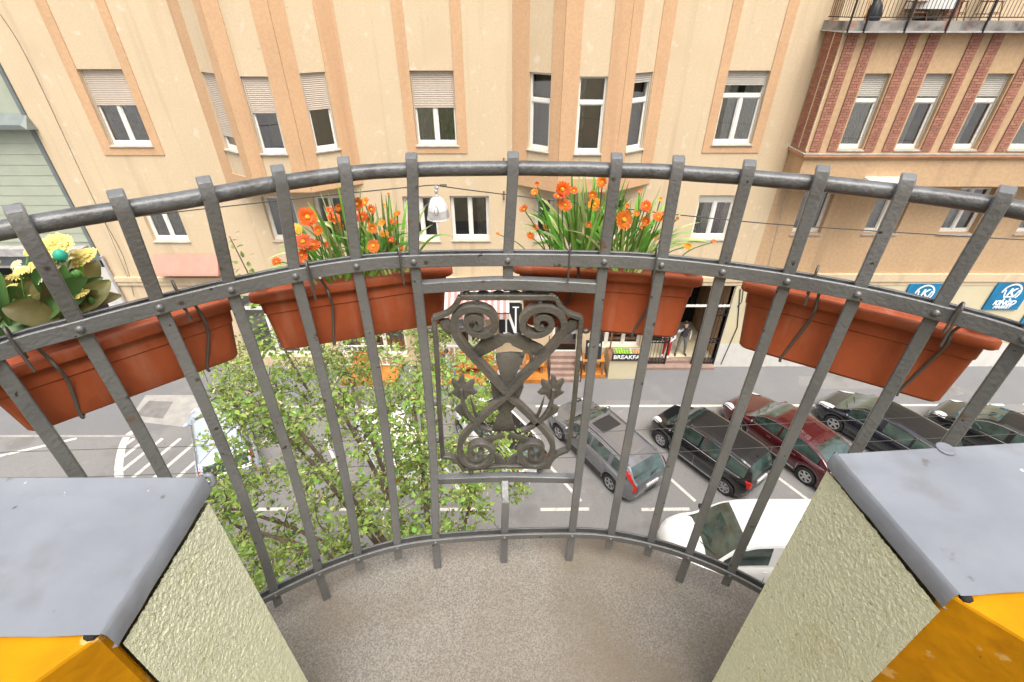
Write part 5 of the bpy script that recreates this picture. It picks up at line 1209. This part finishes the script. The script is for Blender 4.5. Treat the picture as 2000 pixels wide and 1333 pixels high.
# ================================================================== cafe terrace on the far pavement
fnt = None
def text(s, size, mat, parent, origin, right, up, name='lettering', ext_=.004, bold=0.0, shear=0.0):
    cu = bpy.data.curves.new('txt', 'FONT'); cu.body = s; cu.size = size; cu.extrude = ext_; cu.align_x = 'CENTER'; cu.align_y = 'CENTER'; cu.offset = bold; cu.shear = shear
    o = bpy.data.objects.new('txt', cu); COL.objects.link(o); bpy.context.view_layer.update()
    me = bpy.data.meshes.new_from_object(o.evaluated_get(bpy.context.evaluated_depsgraph_get())); bpy.data.objects.remove(o); bpy.data.curves.remove(cu)
    me.materials.clear(); me.materials.append(mat); x = Vector(right).normalized(); y = Vector(up).normalized(); z = x.cross(y)
    ob = bpy.data.objects.new(name, me); COL.objects.link(ob); p = Vector(origin)-ORG.get(parent.name, Vector())
    ob.parent = parent; ob.matrix_local = Matrix(((x.x,y.x,z.x,p.x),(x.y,y.y,z.y,p.y),(x.z,y.z,z.z,p.z),(0,0,0,1))); return ob
EX, EZ = (1,0,0), (0,0,1)
ys = 16.75
def rect(u0, v0, u1, v1, Y): a = onY(u0,v0,Y); b = onY(u1,v1,Y); return min(a.x,b.x), max(a.x,b.x), min(a.z,b.z), max(a.z,b.z)
# decks
def deck(x0, x1, y0, label):
    t = thing('wooden_deck', label, 'deck', ((x0+x1)/2, (y0+YF)/2, 0))
    k = MB(); k.box(x0, x1, y0+.03, YF-.06, 0, .18); k.build('deck_frame', M_woodd, t)
    y = y0; 
    while y < YF-.1:
        k = MB(); k.box(x0, x1, y, min(y+.125,YF-.06), .182, .215); k.build('plank', M_wood, t); y += .135
    k = MB(); k.box(x0, x1, y0-.022, y0-.0, .02, .215); k.build('front_board', M_wood, t)
deck(-7.3, -4.9, 16.1, 'left orange wooden deck behind the tree'); deck(-3.45, -.62, 16.1, 'middle orange wooden deck left of the grey planter box'); deck(.45, 1.55, 16.25, 'narrow orange wooden deck between the planter box and the steps'); deck(2.95, 4.05, 16.6, 'rightmost orange wooden deck beside the beige stall')
def bench(x, y, L_, label):
    t = thing('bench', label, 'bench', (x, y, .215), 0, 'orange benches on the cafe decks')
    k = MB(); k.box(-L_/2, L_/2, -.22, .2, .36, .44); k.build('seat', M_wood, t, world=False, bevel=.01)
    k = MB(); k.box(-L_/2, L_/2, .202, .25, .44, .95); k.build('backrest', M_wood, t, world=False, bevel=.01)
    for s in (-1, 1): k = MB(); k.box(s*(L_/2-.12)-.05, s*(L_/2-.12)+.05, -.18, .18, 0, .36); k.build('leg', M_woodd, t, world=False)
bench(-6.4, 16.75, .9, 'leftmost orange bench, half hidden by the tree'); bench(-2.95, 16.75, .62, 'orange bench behind the walking person'); bench(-1.55, 16.75, 1.5, 'long orange bench left of the grey planter box'); bench(1.0, 16.85, .8, 'orange bench right of the grey planter box'); 
# low white slat fence along the shop front
def slat_fence(x0, x1, y, z0, z1, label):
    t = thing('slat_fence', label, 'fence', ((x0+x1)/2,y,0)); k = MB(); k.box(x0,x1,y-.03,y+.03,z1-.06,z1); k.build('top_rail', M_white, t)
    k = MB(); k.box(x0,x1,y-.02,y+.02,z0,z0+.05); k.build('bottom_rail', M_white, t)
    n_ = max(2,int((x1-x0)/.22)); km = MB(); km.box(-.032,.032,-.012,.012,z0+.052,z1-.062); me = bpy.data.meshes.new('slat'); me.from_pydata(km.v, [], km.f); me.materials.append(M_white)
    for i in range(n_+1): inst('fence_slat', me, t, Matrix.Translation((x0+.03+(x1-x0-.06)*i/n_, y, 0)))
slat_fence(-3.4, -.7, 17.15, .3, 1.35, 'low white slat fence behind the orange benches'); slat_fence(-7.4, -5.0, 17.15, .3, 1.35, 'white slat fence behind the tree')
k = thing('planter_box', 'grey concrete planter box with round white emblems behind the vase ornament', 'planter box', (-.1,16.4,0))
a_ = MB(); a_.box(-.62,.45,16.05,16.55,0,.92); a_.build('box', M_greywall, k, bevel=.02)
a_ = MB(); a_.box(-.64,.47,16.03,16.57,.922,.97); a_.build('coping', M_woodd, k)
em = thing('emblem_board', 'black board with three round white emblems standing on the grey planter box', 'sign', (-.05,16.3,.97))
a_ = MB(); a_.box(-.46,.42,16.28,16.31,.97,1.31); a_.build('board', M_black, em)
for i, x in enumerate((-.31,-.02,.27)):
    a_ = MB(); a_.strip([(x+.125*math.cos(R(j*15)),16.272,1.14+.125*math.sin(R(j*15))) for j in range(25)], lambda i_, t: Vector((t.z,0,-t.x)).normalized()*.011, (0,.006,0)); a_.build('ring', M_print, em)
    a_ = MB()
    if i == 1:
        for s in (-1,1): a_.strip([(x-.08,16.272,1.14-.08*s),(x+.08,16.272,1.14+.08*s)], lambda i_, t: Vector((t.z,0,-t.x)).normalized()*.013, (0,.006,0))
    elif i == 0:
        a_.prism([(x-.09,16.268,1.20),(x+.08,16.268,1.22),(x+.03,16.268,1.12),(x+.01,16.268,1.05),(x-.03,16.268,1.05),(x-.02,16.268,1.14)], (0,.008,0))
    else:
        a_.prism([(x-.08,16.268,1.2),(x-.02,16.268,1.22),(x+.08,16.268,1.08),(x+.02,16.268,1.06)], (0,.008,0))
    a_.build('emblem', M_print, em)
x0,x1,z0,z1 = rect(974,592,1019,656,17.2)
sg = thing('wall_sign', 'tall black sign with a white letter N above the planter box', 'sign', ((x0+x1)/2,17.2,z0))
k = MB(); k.prism([(x0,17.2,z0),(x1,17.2,z0),(x1,17.2,z1-.12),(x1-.12,17.2,z1),(x0+.12,17.2,z1),(x0,17.2,z1-.12)], (0,.08,0)); k.build('board', M_black, sg)
k = MB(); k.box(x0-.03,x1-.06,17.22,17.4,z1+.0,z1+.16); k.build('cap', M_white, sg)
k = MB(); cx = (x0+x1)/2+.02; zl, zh = z0+.14, z1-.2; w2 = .20; yy = 17.19
for s in (-1,1): k.box(cx+s*w2-.035,cx+s*w2+.035,yy-.008,yy,zl,zh)
for xx, zz in ((cx-w2,zl),(cx-w2,zh),(cx+w2,zh)): k.box(xx-.13,xx+.13,yy-.0085,yy-.0005,zz-.03,zz+.03)
k.prism([(cx-w2-.05,yy-.009,zh),(cx-w2+.07,yy-.009,zh),(cx+w2+.05,yy-.009,zl),(cx+w2-.07,yy-.009,zl)], (0,.0075,0)); k.build('letter', M_print, sg)
# steps with doorway
t = thing('stone_steps', 'reddish stone steps leading up to the cafe door', 'steps', (2.3,16.9,0))
for i in range(5): k = MB(); k.box(1.62, 2.93, 16.3+.2*i, 17.44, .17*i+(.002 if i else 0), .17*(i+1)); k.build('step', M_stonestep, t)
for x in (1.6, 2.95): k = MB(); k.tube([(x,16.35,.0),(x,16.35,1.0),(x,17.3,1.75),(x,17.3,.8)], .02, 6); k.build('handrail', M_iron, t)
# chalk board on a table
tb_ = thing('cafe_table', 'orange table with a chalk board on it, left of the beige stall', 'table', (3.45,16.85,.215))
k = MB(); k.box(-.5,.5,-.3,.3,.70,.74); k.build('table_top', M_wood, tb_, world=False)
for a, b in ((-1,-1),(1,-1),(-1,1),(1,1)): k = MB(); k.box(a*.45-.03,a*.45+.03,b*.25-.03,b*.25+.03,0,.70); k.build('leg', M_woodd, tb_, world=False)
kg = MB(); kg.lathe([(.0,0),(.17,0),(.19,.2),(.17,.5),(0,.5)], (3.35,16.85,.218), n=14); tag(kg.build('steel_keg', M_sill, None, 50), 'small steel keg under the orange cafe table', 'keg')
cb = thing('chalk_board', 'black chalk board with white handwriting on the orange table', 'sign', (3.45,16.75,.96))
k = MB(); k.obox((3.45,16.78,1.40), (.34,0,0), (0,.015,0), (0,.08,.43)); k.build('board', M_black, cb)
text('FRESH', .2, M_print, cb, (3.45,16.80,1.62), EX, (0,.17,1)); text('juice', .15, M_print, cb, (3.45,16.755,1.38), EX, (0,.17,1)); text('8.20', .15, M_print, cb, (3.45,16.715,1.16), EX, (0,.17,1))
kk = MB(); kk.box(2.72,2.98,16.55,16.85,.98,1.0); kk.tube([(2.85,16.7,.2),(2.85,16.7,.98)], .025); tag(kk.build('menu_stand', M_white, None), 'small white menu stand at the top of the orange deck by the steps', 'menu stand')
# breakfast stall
stl_ = thing('market_stall', 'beige stall with a black breakfast board on its front', 'stall', (5.0,16.9,0))
x0, x1 = 4.15, 5.75
k = MB(); k.box(x0,x1,16.55,17.42,0,1.02); k.build('base', M_pale, stl_, bevel=.01)
k = MB(); k.box(x0-.03,x1+.03,16.50,17.43,1.022,1.07); k.build('counter', M_woodd, stl_)
k = MB(); k.box(x0+.05,x1-.02,16.46,16.498,1.072,1.40); k.build('front_board', M_black, stl_)
text('BREAKFAST', .27, M_print, stl_, ((x0+x1)/2,16.455,1.235), EX, EZ, bold=.006)
k = MB(); k.box(x0+.1,x1-.1,17.25,17.29,2.0,2.35); k.build('back_board', M_black, stl_)
text('Garden Grill', .17, M_print, stl_, ((x0+x1)/2+.05,17.245,2.2), EX, EZ)
k = MB()
for x in (x0+.12,x1-.12): k.box(x-.03,x+.03,17.29,17.34,1.07,2.35)
k.build('post', M_woodd, stl_)
def crate(x, label, fruit, n_, grp, fl):
    t = thing('fruit_crate', label, 'crate', (x,16.85,1.072))
    k = MB(); k.box(-.36,.36,-.25,.25,0,.02)
    for a in (-1,1): k.box(-.36,.36,a*.25-.01,a*.25+.01,.02,.19); k.box(a*.36-.01,a*.36+.01,-.24,.24,.02,.19)
    k.build('crate_body', M_slat2, t, world=False)
    for i in range(n_):
        b = MB(); b.ball((0,0,0), .06, 8, 6); o = b.build('fruit', fruit, None, 60, world=False); o.parent = t; o.location = (-.27+.11*(i % 6), -.17+.115*(i//6), .16+rnd.uniform(0,.03))
crate(4.72, 'crate of green apples on the beige stall', P('green_apple', (.22,.42,.03), .4, var=.2, hue_obj=.25), 22, '', 0)
crate(5.42, 'crate of bread rolls on the beige stall beside the apples', P('bread', (.45,.28,.12), .8, var=.2, hue_obj=.2), 18, '', 0)
# blue shop signs
def market_sign(px, label):
    u0,v0,u1,v1 = px; a = onY(u0,v0,YF-.09); b = onY(u1,v1,YF-.09); x0, x1 = a.x, b.x; z1, z0 = a.z, b.z; W_ = x1-x0; Hh = z1-z0
    t = thing('shop_sign', label, 'sign', ((x0+x1)/2,YF-.1,z0), 0, 'blue shop signs on the right house')
    k = MB(); k.box(x0,x1,YF-.12,YF-.052,z0,z1); k.build('panel', M_blue, t)
    cx, cz, r = (x0+x1)/2, z0+Hh*.66, min(W_,Hh)*.30; y = YF-.128
    k = MB(); k.strip([(cx+r*math.cos(R(an)),y,cz+r*math.sin(R(an))) for an in range(-40,190,10)], lambda i_, tt: Vector((tt.z,0,-tt.x)).normalized()*r*.085, (0,.004,0))
    k.strip([(cx-r*.75,y,cz+r*.35),(cx-r*.5,y,cz-r*.55),(cx+r*.55,y,cz-r*.5),(cx+r*.8,y,cz+r*.3)], lambda i_, tt: Vector((tt.z,0,-tt.x)).normalized()*r*.09, (0,.004,0))
    for s in (-.3,.35): k.lathe([(r*.13,0),(r*.13,.008),(0,.008)], (cx+r*s,y-.004,cz-r*.82), (0,1,0), 10)
    k.build('cart_emblem', M_print, t)
    text('K', r*1.2, M_print, t, (cx,y,cz+r*.02), EX, EZ, bold=r*.04, shear=.2)
    text('KINGD', Hh*.23, M_print, t, (cx,y,z0+Hh*.27), EX, EZ, bold=.012, shear=.2); text('MARKET', Hh*.15, M_print, t, (cx,y,z0+Hh*.11), EX, EZ, bold=.008, shear=.2)
market_sign((1950,553,1985,605), 'blue shop sign with a white cart emblem, right hand one below the string course')
market_sign((1778,555,1820,606), 'blue shop sign with a white cart emblem, left hand one half hidden by the railing')
market_sign((2005,612,2050,665), 'blue shop sign with a white cart emblem, lowest one at the picture edge')
# entrance gate
def gate_leaf(x0, x1, y, label, rot=0.0):
    t = thing('iron_gate', label, 'gate', (x0,y,.15)); H0, H1 = .15, 3.05
    k = MB()
    for z in (H0+.05,H0+.28,1.30,1.52,H1-.35,H1-.05): k.box(x0,x1,y-.018,y+.018,z-.018,z+.018)
    for x in (x0,x1): k.box(x-.03,x+.03,y-.03,y+.03,H0,H1+.02)
    k.build('gate_frame', M_iron, t)
    n_ = max(3,int((x1-x0)/.13)); b = MB(); b.tube([(0,0,H0+.05),(0,0,H1+.25)], .011, 5); me = bpy.data.meshes.new('gate_bar'); me.from_pydata(b.v, [], b.f); me.materials.append(M_iron)
    for i in range(1,n_): inst('gate_bar', me, t, Matrix.Translation((x0+(x1-x0)*i/n_, y, 0)))
    k = MB()
    for z in (H0+.165,1.41,H1-.2):
        nn_ = int((x1-x0)/.16)
        for i in range(nn_):
            c = x0+.08+(x1-x0-.16)*i/max(1,nn_-1); k.strip([(c+.06*math.cos(R(j*45)),y,z+.075*math.sin(R(j*45))) for j in range(9)], lambda i_, tt: Vector((tt.z,0,-tt.x)).normalized()*.008, (0,.008,0))
    k.build('gate_scrolls', M_iron, t)
gate_leaf(5.98, 6.82, 17.44, 'left leaf of the black iron entrance gate'); gate_leaf(8.02, 9.0, 17.44, 'right leaf of the black iron entrance gate beside the grey wall')
t = thing('gate_transom', 'pale bar with black spikes above the open entrance gate', 'gate bar', (7.4,17.44,3.1))
k = MB(); k.box(6.0,9.0,17.41,17.47,3.12,3.20); k.build('bar', M_white, t)
k = MB()
for i in range(16): k.tube([(6.1+.185*i,17.44,3.2),(6.1+.185*i,17.44,3.55)], [.012,.003], 5)
k.build('spikes', M_iron, t)
# small wall fittings on the grey wall right of the gate
t = thing('security_camera', 'small security camera on the pale wall right of the gate', 'camera', onY(1465,592,17.4))
q = onY(1465,592,17.35); k = MB(); k.ball(q, (.10,.16,.08), 10, 6); k.build('camera_housing', M_plast, t, 60); k = MB(); k.tube([q, q+Vector((.1,.1,.12)), (q.x+.1,YF-.07,q.z+.12)], .02, 6); k.build('bracket', M_sill, t)
k = MB(); k.tube([onY(1446,565,17.41), onY(1440,640,17.41), onY(1408,712,17.41)], .02, 6); k.tube([onY(1452,565,17.41), onY(1449,590,17.41), onY(1440,600,17.41)], .015, 6); tag(k.build('wall_cable', M_iron, None), 'dark cables running down the pale wall right of the gate', 'cable')

# ================================================================== people
def hexm(n, c, r=.8): return P(n, c, r, var=.12, vscale=6)
M_skin = P('skin', (.48,.27,.19), .6, var=.05); M_hair = P('dark_hair', (.03,.02,.015), .6, var=.2)
def person(label, loc, rz, J, mats, hair=M_hair):
    """one continuous skinned body; J: joints (relative, metres), mats by region"""
    t = thing('person', label, 'person', loc, rz)
    E_ = [('pel','che','top'),('che','nek','top'),('nek','hea','skin'),('hea','crn','skin'),('che','shl','top'),('shl','ell','arm'),('ell','wrl','arm'),('wrl','hal','skin'),('che','shr','top'),('shr','elr','arm'),('elr','wrr','arm'),('wrr','har','skin'),
          ('pel','hil','leg'),('hil','knl','leg'),('knl','anl','leg'),('anl','tol','shoe'),('pel','hir','leg'),('hir','knr','leg'),('knr','anr','leg'),('anr','tor','shoe')]
    rad = dict(pel=(.15,.12),che=(.17,.12),nek=.055,hea=(.085,.10),crn=(.075,.085),shl=.07,shr=.07,ell=.047,elr=.047,wrl=.032,wrr=.032,hal=.036,har=.036,hil=.10,hir=.10,knl=.068,knr=.068,anl=.05,anr=.05,tol=.042,tor=.042)
    nm = list(J); me = bpy.data.meshes.new('body'); me.from_pydata([J[n_] for n_ in nm], [(nm.index(a), nm.index(b)) for a, b, _ in E_], [])
    ob = bpy.data.objects.new('body', me); COL.objects.link(ob)
    sk = ob.modifiers.new('skin', 'SKIN'); ss = ob.modifiers.new('sub', 'SUBSURF'); ss.levels = 2; ss.render_levels = 2
    for i, n_ in enumerate(nm):
        r_ = rad[n_]; me.skin_vertices[0].data[i].radius = r_ if isinstance(r_, tuple) else (r_, r_)
        me.skin_vertices[0].data[i].use_root = (n_ == 'pel')
    bpy.context.view_layer.update()
    m2 = bpy.data.meshes.new_from_object(ob.evaluated_get(bpy.context.evaluated_depsgraph_get())); bpy.data.objects.remove(ob); m2.name = 'body'
    m2.materials.clear(); keys = ['top','arm','leg','shoe','skin']
    for q in keys: m2.materials.append(mats[q])
    for f in m2.polygons:
        c = f.center; best = None
        for a, b, g_ in E_:
            A = Vector(J[a]); B_ = Vector(J[b]); ab = B_-A; h = max(0,min(1,(c-A).dot(ab)/ab.length_squared)); dd = (c-(A+ab*h)).length-(rad[a][0] if isinstance(rad[a],tuple) else rad[a])*.6
            if best is None or dd < best[0]: best = (dd, g_)
        f.material_index = keys.index(best[1]); f.use_smooth = True
    bo = bpy.data.objects.new('body', m2); COL.objects.link(bo); bo.parent = t
    hd = Vector(J['hea']); cr = Vector(J['crn']); up_ = (cr-hd).normalized(); fd = Vector((0,1,0))
    k = MB(); k.ball(cr+up_*.02-fd*.025, (.093,.105,.09), 12, 8); k.build('hair', hair, t, 60, world=False)
    k = MB(); k.ball(hd+fd*.105+Vector((0,0,.01)), (.014,.02,.022), 8, 5); k.build('nose', mats['skin'], t, 60, world=False)
    for s in (-1,1):
        k = MB(); k.ball(hd+fd*.088+Vector((s*.035,0,.035)), (.013,.01,.008), 8, 5); k.build('eye', M_hair, t, 60, world=False)
        k = MB(); k.ball(hd+Vector((s*.09,0,.02)), (.014,.026,.034), 8, 5); k.build('ear', mats['skin'], t, 60, world=False)
    k = MB(); k.ball(hd+fd*.088+Vector((0,0,-.035)), (.026,.01,.006), 8, 5); k.build('mouth', P('lips', (.33,.12,.1), .5), t, 60, world=False)
    for s, w_, h_ in (('l','wrl','hal'),('r','wrr','har')):
        a = Vector(J[w_]); b = Vector(J[h_]); d_ = (b-a).normalized(); u, v, n_ = frame(d_); k = MB()
        for i in range(4):
            o = u*(-.028+.019*i); ln = (.06,.072,.068,.054)[i]
            k.tube([b+o, b+o+d_*ln*.5+v*.008, b+o+d_*ln+v*.03], [.0095,.009,.007], 6)
        k.tube([a+u*.03, a+u*.055+d_*.035+v*.015, a+u*.06+d_*.07+v*.03], [.012,.011,.008], 6); k.build('fingers', mats['skin'], t, 60, world=False)
    return t
def pose(h=1.75, **kw):
    s = h/1.75
    J = dict(pel=(0,0,.96),che=(0,0,1.30),nek=(0,0,1.48),hea=(0,.02,1.58),crn=(0,.01,1.66),shl=(-.19,0,1.40),ell=(-.25,-.02,1.12),wrl=(-.25,.06,.88),hal=(-.25,.08,.80),shr=(.19,0,1.40),elr=(.25,-.02,1.12),wrr=(.25,.06,.88),har=(.25,.08,.80),
        hil=(-.10,0,.90),knl=(-.11,.02,.50),anl=(-.12,0,.09),tol=(-.13,.17,.04),hir=(.10,0,.90),knr=(.11,.02,.50),anr=(.12,0,.09),tor=(.13,.17,.04))
    J.update(kw); return {k_: tuple(c*s for c in v) for k_, v in J.items()}
c_grey = hexm('grey_trousers', (.17,.165,.15)); c_dark = hexm('dark_top', (.05,.04,.05)); c_lt = hexm('pale_sleeve', (.55,.55,.56)); c_red = hexm('red_trousers', (.55,.02,.03)); c_wht = hexm('white_top', (.62,.64,.66)); c_jean = hexm('blue_jeans', (.10,.22,.42)); c_blk = hexm('black_cloth', (.02,.02,.022)); c_shoe = hexm('dark_shoe', (.05,.05,.055)); c_ws = hexm('white_shoe', (.7,.7,.68)); c_bluej = hexm('grey_blue_top', (.33,.40,.48))
pq = onZ(1345,690,.3)
ph = person('person in grey trousers and a pale sleeved top, holding a camera in the gateway', (7.62,17.95,.3), R(180), pose(1.78, elr=(.33,.12,1.22), wrr=(.14,.22,1.50), har=(.09,.20,1.56), ell=(-.30,-.02,1.14), wrl=(-.27,.05,.90), hal=(-.25,.08,.83), knl=(-.16,.03,.5), anl=(-.2,0,.09), tol=(-.25,.16,.04), knr=(.15,.03,.5), anr=(.2,.0,.09), tor=(.24,.17,.04), hea=(.02,.05,1.58), crn=(.02,.03,1.66)), dict(top=c_dark, arm=c_lt, leg=c_grey, shoe=c_shoe, skin=M_skin))
cmr = thing('hand_camera', 'black camera held to the face by the person in the gateway', 'camera', (7.52,17.67,1.88)); k = MB(); k.box(-.07,.07,-.03,.03,-.045,.045); k.build('camera_body', M_plast, cmr, world=False, bevel=.006); k = MB(); k.lathe([(.035,0),(.035,.07),(.03,.075),(0,.07)], (0,-.03,0), (0,-1,0), 14); k.build('lens', M_plast, cmr, 50, world=False)
person('person in a white top and red trousers standing beside the gate', (6.93,17.8,.3), R(150), pose(1.72, ell=(-.26,.08,1.14), wrl=(-.15,.25,1.05), hal=(-.12,.31,1.03)), dict(top=c_wht, arm=c_wht, leg=c_red, shoe=c_ws, skin=M_skin))
pw = onZ(878,745)
person('walking person in blue jeans with a dark backpack in front of the orange benches', (pw.x,pw.y,.008), R(-95), pose(1.66, knl=(-.1,.22,.52), anl=(-.1,.30,.1), tol=(-.1,.47,.07), knr=(.1,.0,.5), anr=(.1,-.32,.16), tor=(.1,-.2,.05), wrl=(-.25,-.12,.9), hal=(-.25,-.13,.82), wrr=(.25,.2,.93), har=(.25,.26,.86)), dict(top=c_bluej, arm=c_bluej, leg=c_jean, shoe=c_ws, skin=M_skin))
k = MB(); k.ball((pw.x-.20,pw.y,1.18), (.13,.17,.24), 12, 8); bp_ = k.build('backpack', P('dark_backpack', (.05,.07,.10), .8), None, 60); tag(bp_, 'dark backpack on the back of the walking person', 'backpack')
pd = onZ(957,800)
person('person dressed in black walking on the pavement behind the vase ornament', (pd.x,pd.y,.008), R(80), pose(1.76, knl=(-.1,.18,.52), anl=(-.1,.2,.09), tol=(-.1,.37,.05), anr=(.1,-.2,.12), tor=(.1,-.06,.05)), dict(top=c_blk, arm=c_blk, leg=c_blk, shoe=c_shoe, skin=M_skin), P('auburn_hair', (.16,.045,.02), .6))
